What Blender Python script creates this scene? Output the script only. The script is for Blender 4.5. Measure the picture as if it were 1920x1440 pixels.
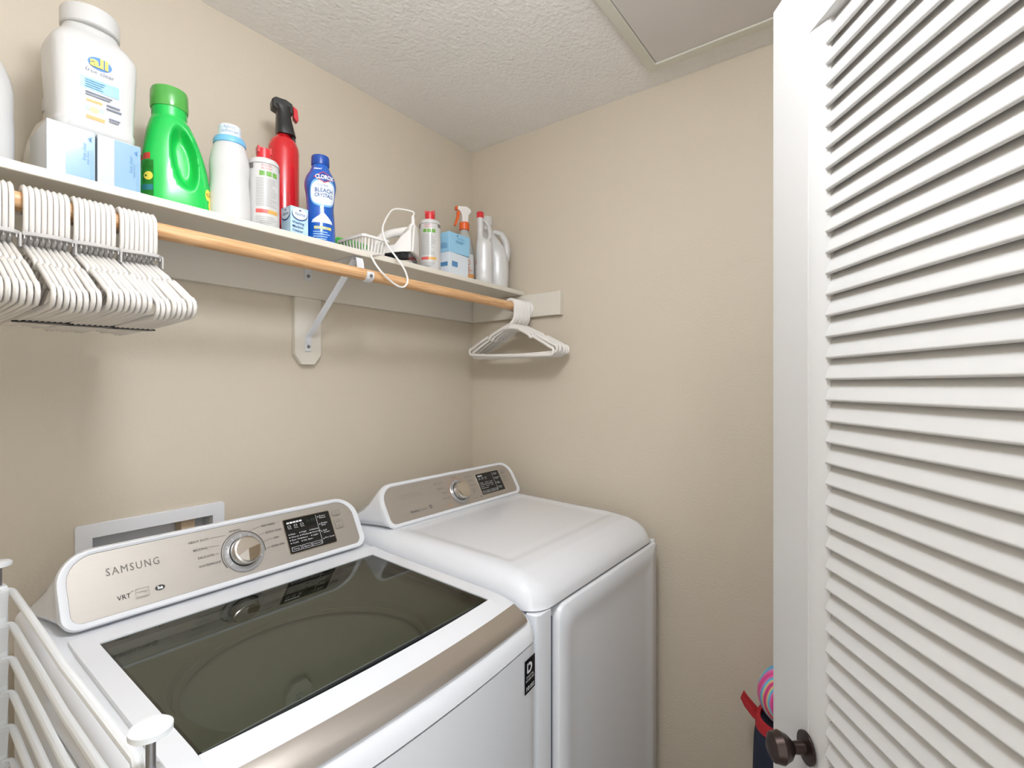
import bpy, bmesh, math, random
from mathutils import Vector, Matrix
random.seed(7)
sc = bpy.context.scene
for o in list(bpy.data.objects): bpy.data.objects.remove(o)

# ------------------------------------------------------------------ camera
FPX, YAW, HOR = 946.0, math.radians(36.69), 723.0          # focal length in px of a 1920 wide frame
CAM = Vector((-1.623, -1.420, 1.449))
FW = Vector((math.cos(YAW), math.sin(YAW), 0)); RT = Vector((math.sin(YAW), -math.cos(YAW), 0)); UP = Vector((0, 0, 1))
cd = bpy.data.cameras.new('camera'); co = bpy.data.objects.new('camera', cd)
sc.collection.objects.link(co); sc.camera = co
cd.sensor_width = 36; cd.lens = 36*FPX/1920; cd.shift_y = (HOR-720)/1920; cd.clip_start = .02
co.matrix_world = Matrix(((RT.x, 0, -FW.x, CAM.x), (RT.y, 0, -FW.y, CAM.y), (0, 1, 0, CAM.z), (0, 0, 0, 1)))
def ray(x, y): return FW+RT*((x-960)/FPX)+UP*((HOR-y)/FPX)
def onY(x, y, Y): d = ray(x, y); return CAM+d*((Y-CAM.y)/d.y)      # where a line of sight meets the plane of that depth

# ------------------------------------------------------------------ world and exposure
w = bpy.data.worlds.new('hall_daylight'); sc.world = w; w.use_nodes = True
bg = w.node_tree.nodes['Background']; bg.inputs[0].default_value = (.90, .95, 1, 1); bg.inputs[1].default_value = 0.7
LAMP_POS, LAMP_POWER = (-1.28, -1.13, 2.44), 15.5
vs = sc.view_settings; vs.view_transform = 'Standard'; vs.look = 'None'; vs.gamma = 1; vs.use_curve_mapping = False; vs.exposure = 1.58

# ------------------------------------------------------------------ materials
def lin(c):
    return tuple(((v/255)/12.92 if v/255 <= .04045 else ((v/255+.055)/1.055)**2.4) for v in c)
MATS = {}
def pm(name, rgb, rough=.4, metal=0, var=.02, vscale=8, bump=0, bscale=60, coat=0, trans=0, emit=0, spec=.5, stretch=None, detail=2, bdist=.002):
    if name in MATS: return MATS[name]
    m = bpy.data.materials.new(name); m.use_nodes = True; nt = m.node_tree; b = nt.nodes['Principled BSDF']
    c = lin(rgb)
    tc = nt.nodes.new('ShaderNodeTexCoord'); n = nt.nodes.new('ShaderNodeTexNoise'); n.inputs['Scale'].default_value = vscale
    mp = nt.nodes.new('ShaderNodeMapping'); nt.links.new(tc.outputs['Object'], mp.inputs[0]); nt.links.new(mp.outputs[0], n.inputs['Vector'])
    if stretch: mp.inputs['Scale'].default_value = stretch
    r = nt.nodes.new('ShaderNodeMix'); r.data_type = 'RGBA'
    r.inputs[6].default_value = (*[max(0, v*(1-var)) for v in c], 1); r.inputs[7].default_value = (*[min(1, v*(1+var)) for v in c], 1)
    nt.links.new(n.outputs[0], r.inputs[0]); nt.links.new(r.outputs[2], b.inputs['Base Color'])
    b.inputs['Roughness'].default_value = rough; b.inputs['Metallic'].default_value = metal
    b.inputs['Coat Weight'].default_value = coat; b.inputs['Coat Roughness'].default_value = .08
    b.inputs['Transmission Weight'].default_value = trans; b.inputs['Specular IOR Level'].default_value = spec
    if emit: b.inputs['Emission Color'].default_value = (*c, 1); b.inputs['Emission Strength'].default_value = emit
    if bump:
        n2 = nt.nodes.new('ShaderNodeTexNoise'); n2.inputs['Scale'].default_value = bscale; n2.inputs['Detail'].default_value = detail
        nt.links.new(tc.outputs['Object'], n2.inputs['Vector'])
        bp = nt.nodes.new('ShaderNodeBump'); bp.inputs['Strength'].default_value = bump; bp.inputs['Distance'].default_value = bdist
        nt.links.new(n2.outputs[0], bp.inputs['Height']); nt.links.new(bp.outputs[0], b.inputs['Normal'])
    MATS[name] = m; return m
WALL = pm('beige_wall_paint', (212, 201, 183), .55, var=.012, vscale=3, bump=.4, bscale=150, spec=.3)
CEIL = pm('knockdown_ceiling', (246, 244, 241), .7, var=.015, vscale=4, bump=1.0, bscale=85, detail=4, bdist=.004, spec=.25)
TRIM = pm('cream_trim_paint', (226, 220, 208), .4, var=.012, vscale=4)
DOORW = pm('white_door_paint', (209, 208, 206), .4, var=.01, vscale=4)
FLOOR = pm('vinyl_floor', (150, 132, 112), .45, var=.12, vscale=6, stretch=(1, 9, 1))
ENAMEL = pm('white_enamel', (228, 230, 234), .16, var=.006, vscale=3, coat=.5)
ENAMEL2 = pm('white_enamel_sides', (233, 236, 241), .22, var=.006, vscale=3, coat=.3)
SILVER = pm('champagne_metal', (186, 180, 172), .5, .75, var=.03, vscale=6, stretch=(1, 60, 60))
HANDLE = pm('taupe_metal', (182, 174, 165), .32, .8, var=.03, vscale=6, stretch=(1, 60, 60))
CHROME = pm('brushed_chrome', (205, 200, 192), .2, 1, var=.05, vscale=10)
BLACKG = pm('black_gloss_panel', (26, 26, 28), .12, var=.1, vscale=4)
DARK = pm('dark_gap', (30, 32, 36), .6, var=.1, vscale=8)
GREYP = pm('grey_print', (120, 116, 110), .5, var=.02)
DKPR = pm('dark_print', (52, 50, 48), .5, var=.02)
WHPR = pm('white_print', (228, 230, 232), .5, var=.02)
TUBP = pm('grey_tub_plastic', (196, 198, 190), .45, var=.03, vscale=6)
STEEL = pm('tub_steel', (170, 170, 165), .32, .9, var=.05, vscale=14)
WHITEP = pm('white_plastic', (240, 237, 233), .25, var=.01, vscale=6, coat=.2)
HANGM = pm('white_hanger_plastic', (234, 230, 225), .25, var=.01, vscale=8, coat=.2)
GREYCL = pm('grey_clip_plastic', (184, 181, 178), .45, var=.03)
BLACKP = pm('black_plastic', (36, 34, 34), .35, var=.1, vscale=10)
WOOD = None
def wood():
    m = bpy.data.materials.new('oak_rod_wood'); m.use_nodes = True; nt = m.node_tree; b = nt.nodes['Principled BSDF']
    tc = nt.nodes.new('ShaderNodeTexCoord'); mp = nt.nodes.new('ShaderNodeMapping'); mp.inputs['Scale'].default_value = (3, 60, 60)
    n = nt.nodes.new('ShaderNodeTexNoise'); n.inputs['Scale'].default_value = 3; n.inputs['Detail'].default_value = 5; n.inputs['Distortion'].default_value = .6
    r = nt.nodes.new('ShaderNodeValToRGB'); r.color_ramp.elements[0].color = (*lin((196, 143, 92)), 1); r.color_ramp.elements[1].color = (*lin((232, 191, 145)), 1)
    r.color_ramp.elements[0].position = .3; r.color_ramp.elements[1].position = .7
    nt.links.new(tc.outputs['Object'], mp.inputs[0]); nt.links.new(mp.outputs[0], n.inputs['Vector']); nt.links.new(n.outputs[0], r.inputs[0]); nt.links.new(r.outputs[0], b.inputs['Base Color'])
    b.inputs['Roughness'].default_value = .38
    return m
WOOD = wood()
def lidglass():                                             # thin smoked pane: tinted see-through with mirror-like surface reflection
    m = bpy.data.materials.new('smoked_lid_glass'); m.use_nodes = True; nt = m.node_tree
    for n in list(nt.nodes): nt.nodes.remove(n)
    o = nt.nodes.new('ShaderNodeOutputMaterial'); mx = nt.nodes.new('ShaderNodeMixShader')
    t = nt.nodes.new('ShaderNodeBsdfTransparent'); t.inputs[0].default_value = (.25, .265, .205, 1)
    g = nt.nodes.new('ShaderNodeBsdfGlossy'); g.inputs[0].default_value = (.92, .93, .88, 1); g.inputs['Roughness'].default_value = .012
    f = nt.nodes.new('ShaderNodeFresnel'); f.inputs[0].default_value = 1.8
    nt.links.new(f.outputs[0], mx.inputs[0]); nt.links.new(t.outputs[0], mx.inputs[1]); nt.links.new(g.outputs[0], mx.inputs[2]); nt.links.new(mx.outputs[0], o.inputs[0])
    return m
LIDGLASS = lidglass()
def swirl(name, cols, scale, dist):
    m = bpy.data.materials.new(name); m.use_nodes = True; nt = m.node_tree; b = nt.nodes['Principled BSDF']
    tc = nt.nodes.new('ShaderNodeTexCoord'); wv = nt.nodes.new('ShaderNodeTexWave'); wv.wave_type = 'RINGS'; wv.inputs['Scale'].default_value = scale; wv.inputs['Distortion'].default_value = dist
    wv.inputs['Detail'].default_value = 1
    r = nt.nodes.new('ShaderNodeValToRGB'); r.color_ramp.interpolation = 'EASE'
    el = r.color_ramp.elements
    while len(el) < len(cols): el.new(.5)
    for i, c in enumerate(cols): el[i].position = i/(len(cols)-1); el[i].color = (*lin(c), 1)
    nt.links.new(tc.outputs['Object'], wv.inputs['Vector']); nt.links.new(wv.outputs[0], r.inputs[0]); nt.links.new(r.outputs[0], b.inputs['Base Color']); b.inputs['Roughness'].default_value = .35
    return m
BALLM = swirl('rainbow_swirl_ball', [(232, 70, 150), (240, 120, 180), (90, 180, 230), (120, 210, 220), (240, 200, 120), (220, 60, 140)], 9, 3)

# ------------------------------------------------------------------ mesh helpers
class MB:
    def __init__(s): s.v = []; s.f = []
    def add(s, v, f):
        k = len(s.v); s.v += [tuple(p) for p in v]; s.f += [tuple(i+k for i in q) for q in f]; return s
    def box(s, a, b):
        (x0, y0, z0), (x1, y1, z1) = a, b
        x0, x1 = sorted((x0, x1)); y0, y1 = sorted((y0, y1)); z0, z1 = sorted((z0, z1))
        return s.add([(x0,y0,z0),(x1,y0,z0),(x1,y1,z0),(x0,y1,z0),(x0,y0,z1),(x1,y0,z1),(x1,y1,z1),(x0,y1,z1)],
                     [(0,3,2,1),(4,5,6,7),(0,1,5,4),(1,2,6,5),(2,3,7,6),(3,0,4,7)])
    def tube(s, pts, r, n=8, closed=False, cap=True):
        pts = [Vector(p) for p in pts]; N = len(pts); rr = r if isinstance(r, (list, tuple)) else [r]*N
        up = None; rings = []
        for i, p in enumerate(pts):
            a = pts[(i-1) % N] if (i or closed) else p; b = pts[(i+1) % N] if (i < N-1 or closed) else p
            t = (b-a).normalized()
            if up is None:
                up = Vector((0, 0, 1)) if abs(t.z) < .9 else Vector((1, 0, 0))
            x = t.cross(up);
            if x.length < 1e-6: x = t.cross(Vector((.3, .8, .2)))
            x.normalize(); up = x.cross(t).normalized()
            rings.append([p+(x*math.cos(2*math.pi*k/n)+up*math.sin(2*math.pi*k/n))*rr[i] for k in range(n)])
        return s.loft(rings, cap and not closed, closed)
    def loft(s, rings, cap=True, closed=False):
        n = len(rings[0]); v = [p for q in rings for p in q]; f = []
        R = len(rings)
        for i in range(R if closed else R-1):
            j = (i+1) % R
            for k in range(n):
                l = (k+1) % n; f.append((i*n+k, i*n+l, j*n+l, j*n+k))
        if cap: f.append(tuple(range(n-1, -1, -1))); f.append(tuple((R-1)*n+k for k in range(n)))
        return s.add(v, f)
    def lathe(s, prof, n=32, c=(0, 0), cap=True):
        return s.loft([[(c[0]+r*math.cos(2*math.pi*k/n), c[1]+r*math.sin(2*math.pi*k/n), z) for k in range(n)] for r, z in prof], cap)
    def prism(s, poly, fn, t):                              # 2-D outline, fn(u, v, w) gives 3-D, w from 0 to t
        n = len(poly)
        v = [fn(a, b, 0) for a, b in poly]+[fn(a, b, t) for a, b in poly]
        return s.add(v, [tuple(range(n-1, -1, -1)), tuple(range(n, 2*n))]+[(k, (k+1) % n, n+(k+1) % n, n+k) for k in range(n)])
    def map(s, fn): s.v = [tuple(fn(*p)) for p in s.v]; return s

def link(o): sc.collection.objects.link(o); return o
def tag(o, label, cat, group=None):
    o['label'] = label; o['category'] = cat
    if group: o['group'] = group
    return o
def obj(name, mb, mat, parent=None, bevel=0, seg=2, angle=35, local=False, loc=None, recalc=True):
    me = bpy.data.meshes.new(name)
    off = Vector((0, 0, 0))
    if parent is not None and not local: off = wloc(parent)
    if loc is not None: off = Vector(loc)
    me.from_pydata([tuple(Vector(p)-off) for p in mb.v], [], mb.f); 
    bm = bmesh.new(); bm.from_mesh(me); recalc and bmesh.ops.recalc_face_normals(bm, faces=bm.faces); bm.to_mesh(me); bm.free()
    me.polygons.foreach_set('use_smooth', [True]*len(me.polygons)); me.set_sharp_from_angle(angle=math.radians(angle)); me.update()
    me.materials.append(mat)
    o = link(bpy.data.objects.new(name, me))
    if parent is not None: o.parent = parent
    if name in ('lettering', 'small_print', 'tick_marks', 'label_print', 'banner_lettering'): o['kind'] = 'stuff'      # print too fine to pick apart
    if loc is not None: o.location = loc
    if bevel:
        m = o.modifiers.new('bevel', 'BEVEL'); m.width = bevel; m.segments = seg; m.limit_method = 'ANGLE'; m.angle_limit = math.radians(40); m.harden_normals = False
    return o
def wloc(p):
    v = Vector((0, 0, 0))
    while p is not None: v = v+p.location; p = p.parent
    return v
def thing(name, loc, label, cat, group=None, rz=0):
    o = link(bpy.data.objects.new(name, None)); o.location = loc; o.rotation_euler[2] = rz; o.empty_display_size = .05
    return tag(o, label, cat, group)
def struct(name, mb, mat, **k): o = obj(name, mb, mat, **k); o['kind'] = 'structure'; return o

FONT_CACHE = {}
def text(s, size, align='LEFT', bold=0, italic=0, width=None, res=2, space=1):
    """flat lettering as verts/faces in (u, v), baseline at v = 0"""
    cu = bpy.data.curves.new('t', 'FONT'); cu.body = s; cu.size = size; cu.align_x = align; cu.offset = bold; cu.shear = italic; cu.space_character = space; cu.resolution_u = res
    o = bpy.data.objects.new('t', cu); link(o)
    me = bpy.data.meshes.new_from_object(o); v = [(p.co.x, p.co.y) for p in me.vertices]; f = [tuple(q.vertices) for q in me.polygons]
    bpy.data.objects.remove(o); bpy.data.curves.remove(cu); bpy.data.meshes.remove(me)
    if width and v:
        xs = [a for a, b in v]; k = width/(max(xs)-min(xs)); v = [(a*k, b) for a, b in v]
    return v, f
def put(mb, tx, fn, u0=0, v0=0, rot=0):
    c, s = math.cos(rot), math.sin(rot)
    return mb.add([fn(u0+a*c-b*s, v0+a*s+b*c) for a, b in tx[0]], tx[1])
def rect(mb, fn, u0, v0, u1, v1, nu=1, nv=1):
    v = [fn(u0+(u1-u0)*i/nu, v0+(v1-v0)*j/nv) for j in range(nv+1) for i in range(nu+1)]
    return mb.add(v, [(j*(nu+1)+i, j*(nu+1)+i+1, (j+1)*(nu+1)+i+1, (j+1)*(nu+1)+i) for j in range(nv) for i in range(nu)])
def outline(mb, fn, u0, v0, u1, v1, t):
    rect(mb, fn, u0, v0, u1, v0+t); rect(mb, fn, u0, v1-t, u1, v1); rect(mb, fn, u0, v0+t, u0+t, v1-t); rect(mb, fn, u1-t, v0+t, u1, v1-t); return mb
def disc(mb, fn, u, v, a, b, n=24, a0=0, a1=2*math.pi):
    return mb.add([fn(u, v)]+[fn(u+a*math.cos(a0+(a1-a0)*k/n), v+b*math.sin(a0+(a1-a0)*k/n)) for k in range(n+1)], [(0, k+1, k+2) for k in range(n)])
def arc(mb, fn, u, v, r0, r1, a0, a1, n=24):
    return mb.add([fn(u+r*math.cos(a0+(a1-a0)*k/n), v+r*math.sin(a0+(a1-a0)*k/n)) for k in range(n+1) for r in (r0, r1)], [(2*k, 2*k+1, 2*k+3, 2*k+2) for k in range(n)])
def rrect(u0, v0, u1, v1, rs, n=6):                          # rounded rectangle outline, radii: bl, br, tr, tl
    out = []
    for (cx, cy, a), r in zip(((u0, v0, 180), (u1, v0, 270), (u1, v1, 0), (u0, v1, 90)), rs):
        x = cx+(r if cx == u0 else -r); y = cy+(r if cy == v0 else -r)
        for k in range(n+1):
            t = math.radians(a+90*k/n); out.append((x+r*math.cos(t), y+r*math.sin(t)))
    return out

# ------------------------------------------------------------------ the room
XL, YF, ZC, T = -2.0, -1.70, 2.44, .12
BX = (-1.284, -1.032, .95, 1.113)                           # opening of the washer supply box in the back wall
b = MB(); b.box((XL-T, 0, -.05), (BX[0], T, ZC)); b.box((BX[1], 0, -.05), (T, T, ZC)); b.box((BX[0], 0, BX[3]), (BX[1], T, ZC)); b.box((BX[0], 0, -.05), (BX[1], T, BX[2]))
struct('wall_back', b, WALL)
struct('wall_right', MB().box((0, YF-T, -.05), (T, 0, ZC)), WALL)
struct('wall_left', MB().box((XL-T, YF-T, -.05), (XL, 0, ZC)), WALL)
HX0, HX1, HZ = -1.97, -1.17, 2.13                            # doorway
b = MB(); b.box((XL, YF-T, -.05), (HX0, YF, ZC)); b.box((HX1, YF-T, -.05), (0, YF, ZC)); b.box((HX0, YF-T, HZ), (HX1, YF, ZC)); struct('wall_front', b, WALL)
struct('floor', MB().box((XL-T, YF-T-1.2, -.06), (T, T, 0)), FLOOR)
struct('ceiling', MB().box((XL-T, YF-T, ZC), (T, T, ZC+.08)), CEIL)
b = MB(); b.box((HX1-.02, YF-.01, 0), (HX1+.05, YF+.015, HZ+.06)); b.box((HX0-.02, YF-.01, HZ), (HX1+.05, YF+.015, HZ+.06))
struct('trim_1', b, TRIM, bevel=.003)
b = MB().box((-.014, YF+.002, .0), (-.0005, -.002, .085)); struct('baseboard_right', b, TRIM, bevel=.004)
b = MB().box((XL+.002, -.014, .0), (-.016, -.0005, .085)); struct('baseboard_back', b, TRIM, bevel=.004)

# louvred door, opened into the room: free edge at the far end, hinges by the doorway
def door():
    L = .44; dv = (FW+RT*(25/FPX)).normalized(); nv = Vector((dv.y, -dv.x, 0))         # dv towards the free edge, nv away from the viewer's side
    base = CAM+RT*L; base.z = 0
    far = .895*math.hypot(1, 25/FPX)
    W = .72; org = base+dv*(far-W)                          # hinge end, on the face turned to the room
    root = link(bpy.data.objects.new('door_1', None)); root.location = org; root['kind'] = 'structure'
    tag(root, 'white painted louvred wooden door standing open with dark knob', 'door')
    root.rotation_euler[2] = math.atan2(dv.y, dv.x)          # local x to the free edge, local y to the viewer's side (left of dv)
    H0, H1, th = .012, 2.11, .034
    SW, BD = .109, .040
    def part(name, mb, mat, **k): return obj(name, mb, mat, root, local=True, **k)
    for x0, x1 in ((0, SW), (W-SW, W)): part('stile', MB().box((x0, -th, H0), (x1, 0, H1)), DOORW)
    zs = [(H0, .21), (1.995, H1)]
    for z0, z1 in zs: part('rail', MB().box((SW, -th, z0), (W-SW, -.001, z1)), DOORW, bevel=.002)
    for s in (0, 1):                                        # sloping bead between stile and louvres
        xs = [SW, SW+.006, SW+BD-.006, SW+BD]; ys = [-.001, -.0012, -.008, -.011]
        if s: xs = [W-x for x in xs]
        pts = [(x, y) for x, y in zip(xs, ys)]+[(xs[-1], -th+.004), (xs[0], -th+.004)]
        part('bead', MB().prism(pts, lambda a, c, d: (a, c, .21+d), 1.785), DOORW)
    x0, x1 = SW+BD-.002, W-SW-BD+.002; pitch = .0311; ang = math.radians(68)
    wd, tk = .047, .0062
    sec = []                                                # slat section: lower edge towards the viewer, rounded
    for k in range(7): t = math.pi*k/6; sec.append((wd/2-tk/2+tk/2*math.sin(t), tk/2*math.cos(t)))
    for k in range(7): t = math.pi*k/6; sec.append((-(wd/2-tk/2)-tk/2*math.sin(t), -tk/2*math.cos(t)))
    ca, sa = math.cos(ang), math.sin(ang)
    me = None; z = .235; k = 0
    while z < 1.98:
        if me is None:
            o = part('slat', MB().prism([(a*ca-c*sa, -a*sa-c*ca) for a, c in sec], lambda u, v, d: (x0+d, u, v), x1-x0), DOORW, angle=50); me = o.data
        else: o = link(bpy.data.objects.new('slat', me)); o.parent = root
        o.location = (0, -th/2+.002, z); o.rotation_euler[0] = random.uniform(-.012, .012); z += pitch
    kb = MB(); prof = [(.024, 0), (.024, .004), (.010, .006), (.009, .022), (.018, .03), (.024, .042), (.021, .054), (.010, .060), (.001, .061)]
    kb.lathe(prof, 24); kb.map(lambda x, y, z: (W-.108+x, z, .884+y)); part('knob', kb, pm('dark_bronze', (70, 58, 54), .3, .8, var=.1))
door()

# ceiling hatch
r = thing('ceiling_hatch', (-.375, -1.07, 2.44), 'off-white framed access hatch in the ceiling near the end wall', 'hatch')
hx0, hx1, hy0, hy1 = -.655, -.097, -1.32, -.823
b = MB(); o_ = [(hx0, hy0), (hx1, hy0), (hx1, hy1), (hx0, hy1)]; i_ = [(hx0+.033, hy0+.03), (hx1-.033, hy0+.03), (hx1-.033, hy1-.03), (hx0+.033, hy1-.03)]
b.loft([[(x, y, 2.439) for x, y in o_], [(x, y, 2.428) for x, y in o_], [(x, y, 2.426) for x, y in i_], [(x, y, 2.439) for x, y in i_]], cap=False, closed=True)
HATCHM = pm('hatch_frame_paint', (222, 220, 208), .4)
obj('frame', b, HATCHM, r, bevel=.001)
obj('panel', MB().box((hx0+.035, hy0+.032, 2.431), (hx1-.035, hy1-.032, 2.4395)), pm('hatch_panel_paint', (218, 213, 209), .5), r)
obj('gap_seal', MB().box((hx0+.032, hy0+.029, 2.4345), (hx1-.032, hy1-.029, 2.4398)), DARK, r)

# ceiling lamp (above the camera)
r = thing('ceiling_lamp', LAMP_POS, 'wide round white glass lamp hanging just under the ceiling', 'lamp')
b = MB().lathe([(.06, 2.4398), (.065, 2.432), (.06, 2.425), (.012, 2.418), (.010, 2.352), (.03, 2.350), (.034, 2.342)], 40, LAMP_POS[:2]); obj('lamp_base', b, WHITEP, r)
b = MB().lathe([(max(.002, .14*math.sin(math.pi*k/20)), 2.272+.074*math.cos(math.pi*k/20)) for k in range(1, 21)], 48, LAMP_POS[:2])
GLOW = bpy.data.materials.new('lit_lamp_glass'); GLOW.use_nodes = True; nt = GLOW.node_tree; e = nt.nodes.new('ShaderNodeEmission')
e.inputs[0].default_value = (.95, .99, 1.06, 1); e.inputs[1].default_value = LAMP_POWER; nt.links.new(e.outputs[0], nt.nodes['Material Output'].inputs[0])
obj('lamp_shade', b, GLOW, r)

# ------------------------------------------------------------------ shelf, cleats, rod, bracket
SB, ST, SY = 1.801, 1.818, -.275
r = thing('closet_shelf', (-.9, 0, 1.5), 'long cream painted closet shelf on cleats along the back wall', 'shelf')
obj('shelf_board', MB().box((XL+.001, SY, SB), (-.004, -.001, ST)), TRIM, r, bevel=.002)
obj('wall_cleat', MB().box((XL+.001, -.0195, 1.713), (-.0205, -.0005, SB-.0003)), TRIM, r, bevel=.002)
obj('end_cleat', MB().box((-.0195, -.447, 1.713), (-.0005, -.0005, SB-.0003)), TRIM, r, bevel=.002)
obj('cleat_end_strip', MB().box((-.0225, -.4495, 1.712), (-.0005, -.437, SB)), TRIM, r, bevel=.001)
x0, x1, z0, z1 = -.813, -.727, 1.512, 1.7127
obj('support_plate', MB().prism([(x0, z1), (x0, z0+.03), (x0+.022, z0), (x1-.022, z0), (x1, z0+.03), (x1, z1)], lambda a, c, d: (a, -.0005-d, c), .019), TRIM, r, bevel=.002)

RY, RZ, RR = -.30, 1.745, .0155
r = thing('closet_rod', (-.9, RY, RZ), 'round natural wood closet rod under the shelf front', 'rod')
o = MB(); o.tube([(XL+.006, RY, RZ), (-.0225, RY, RZ)], RR, 24); obj('rod', o, WOOD, r)
b = MB().lathe([(.030, 0), (.030, .004), (.023, .006), (.022, .020), (.0175, .020), (.0175, .0045)], 32); b.map(lambda x, y, z: (-.0198-z, RY+x, RZ+y)); obj('rod_socket', b, WHITEP, r)

STEELW = pm('white_bracket_enamel', (226, 228, 232), .3, var=.01)
SCREW = pm('screw_steel', (150, 150, 152), .35, .9)
bxx = -.772
r = thing('shelf_bracket', (bxx, -.02, 1.56), 'white steel shelf and rod bracket screwed to the support plate', 'bracket')
f2 = lambda yz, hw=.011: None
def strip(pts, hw, t):                                      # flat bar in the plane x = bxx following (y, z) points
    mb = MB(); n = len(pts); out = []
    for s in (1, -1):
        row = []
        for i, (y, z) in enumerate(pts):
            a = pts[max(0, i-1)]; c = pts[min(n-1, i+1)]; d = Vector((c[0]-a[0], c[1]-a[1])).normalized(); nn = Vector((-d.y, d.x))*t/2*s
            row.append((y+nn.x, z+nn.y))
        out.append(row)
    poly = out[0]+out[1][::-1]
    return mb.prism(poly, lambda a, c, d: (bxx-hw+d, a, c), 2*hw)
obj('wall_arm', strip([(-.0208, 1.765), (-.0208, 1.7985), (-.03, 1.7995), (-.255, 1.7995)], .011, .0022), STEELW, r)
obj('brace', strip([(-.0208, 1.552), (-.0208, 1.590), (-.025, 1.597), (-.243, 1.788), (-.25, 1.7965)], .0095, .005), STEELW, r, bevel=.001)
hk = [(-.255, 1.7985), (-.268, 1.795), (-.272, 1.785), (-.276, RZ+.012)]
for k in range(9):
    t = math.radians(150+k*25); hk.append((RY+.0175*math.cos(math.pi-t), RZ-.0175*math.sin(t-math.pi)*1 if 0 else RZ+.0175*math.sin(math.pi-t)))
hk = hk[:4]+[(RY+.0178*math.cos(math.radians(a)), RZ+.0178*math.sin(math.radians(a))) for a in range(20, -201, -20)]
obj('rod_hook', strip(hk, .011, .0024), STEELW, r)
for z in (1.778, 1.566):
    b = MB().lathe([(.001, .004), (.0045, .0035), (.0055, .001), (.0055, 0)], 16); b.map(lambda x, y, q, z=z: (bxx+x, -.0220-q, z+y)); obj('screw', b, SCREW, r)
b = MB().lathe([(.001, .003), (.0035, .0025), (.0045, 0)], 12); b.map(lambda x, y, q: (bxx+x, RY-.0195-q, RZ-.004+y)); obj('screw', b, SCREW, r)

# ------------------------------------------------------------------ washer supply box
r = thing('supply_box', (-1.158, 0, .95), 'white washer water supply box set into the back wall', 'outlet box')
b = MB(); oo = rrect(-1.312, .90, -1.005, 1.142, (.006,)*4, 3); ii = rrect(BX[0]+.002, BX[2]+.002, BX[1]-.002, BX[3]-.002, (.001,)*4, 3)
b.loft([[(x, -.0004, z) for x, z in oo], [(x, -.008, z) for x, z in oo], [(x, -.009, z) for x, z in ii], [(x, .055, z) for x, z in ii]], cap=False)
b.add([(x, .055, z) for x, z in ii], [tuple(range(len(ii)))])
obj('box_frame', b, pm('white_box_plastic', (232, 233, 236), .35), r, bevel=.001)
b = MB(); b.box((-1.100, .012, .96), (-1.068, .053, 1.108)); obj('valve_block', b, pm('raw_wood', (214, 190, 160), .6, var=.1, vscale=20), r, bevel=.002)
b = MB(); b.tube([(-1.2, .035, .952), (-1.2, .035, 1.04), (-1.2, .012, 1.055)], .010, 12); obj('water_pipe', b, CHROME, r)

# ------------------------------------------------------------------ washer and dryer
def lerp(pts, y):
    for (a, za), (c, zc) in zip(pts, pts[1:]):
        lo, hi = min(a, c), max(a, c)
        if lo <= y <= hi and hi > lo: return za+(zc-za)*(y-a)/(c-a)
    return pts[0][1] if y > pts[0][0] else pts[-1][1]
def hood(X0, X1, prof, r, zb, rc, bow=0, skip=None, nx=30, dz=None):
    """rounded top shell: profile (y, z) from back to front, side rolls of radius r, skirts down to zb"""
    xc, hw = (X0+X1)/2, (X1-X0)/2; yf = prof[-1][0]
    rows = []
    for (y, z) in prof:
        d = y-yf; ins = rc-math.sqrt(max(0, rc*rc-(rc-d)**2)) if d < rc else 0
        row = []
        side = [(0, zb)]
        for k in range(7):
            t = math.pi/2*k/6; zz = z-r*(1-math.sin(t)); side.append((r*(1-math.cos(t)), max(zb, zz)))
        h = hw-ins
        xs = [(-h+a, c) for a, c in side]
        for k in range(1, nx): xs.append((-h+r+(2*h-2*r)*k/nx, z))
        xs += [(h-a, c) for a, c in side[::-1]]
        ww = min(1, max(0, (-.45-y)/.33))
        for x, zz in xs:
            yy = y-bow*(1-(x/hw)**2)*ww
            if dz: zz += dz(xc+x, y)
            row.append((xc+x, yy, zz))
        rows.append(row)
    n = len(rows[0]); v = [p for q in rows for p in q]; f = []
    for j in range(len(rows)-1):
        for i in range(n-1):
            q = (j*n+i, j*n+i+1, (j+1)*n+i+1, (j+1)*n+i)
            if skip:
                cx = sum(v[k][0] for k in q)/4; cy = sum(v[k][1] for k in q)/4
                if skip(cx, cy) and v[q[0]][2] > zb+.02: continue
            f.append(q)
    return MB().add(v, f)
def dense(pts, step=.012):
    out = []
    for (a, za), (c, zc) in zip(pts, pts[1:]):
        n = max(1, int(math.hypot(c-a, zc-za)/step))
        out += [(a+(c-a)*k/n, za+(zc-za)*k/n) for k in range(n)]
    return out+[pts[-1]]
def cabinet(X0, X1, yb, yf, z0, z1, bow, rc):
    pts = [(X1, yb), (X0, yb)]
    xc, hw = (X0+X1)/2, (X1-X0)/2; n = 28
    for k in range(n+1):
        x = -hw+2*hw*k/n; e = hw-abs(x); ins = rc-math.sqrt(max(0, rc*rc-(rc-e)**2)) if e < rc else 0
        pts.append((xc+x, yf-bow*(1-(x/hw)**2)+ins))
    return MB().prism(pts, lambda a, c, d: (a, c, z0+d), z1-z0)

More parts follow.
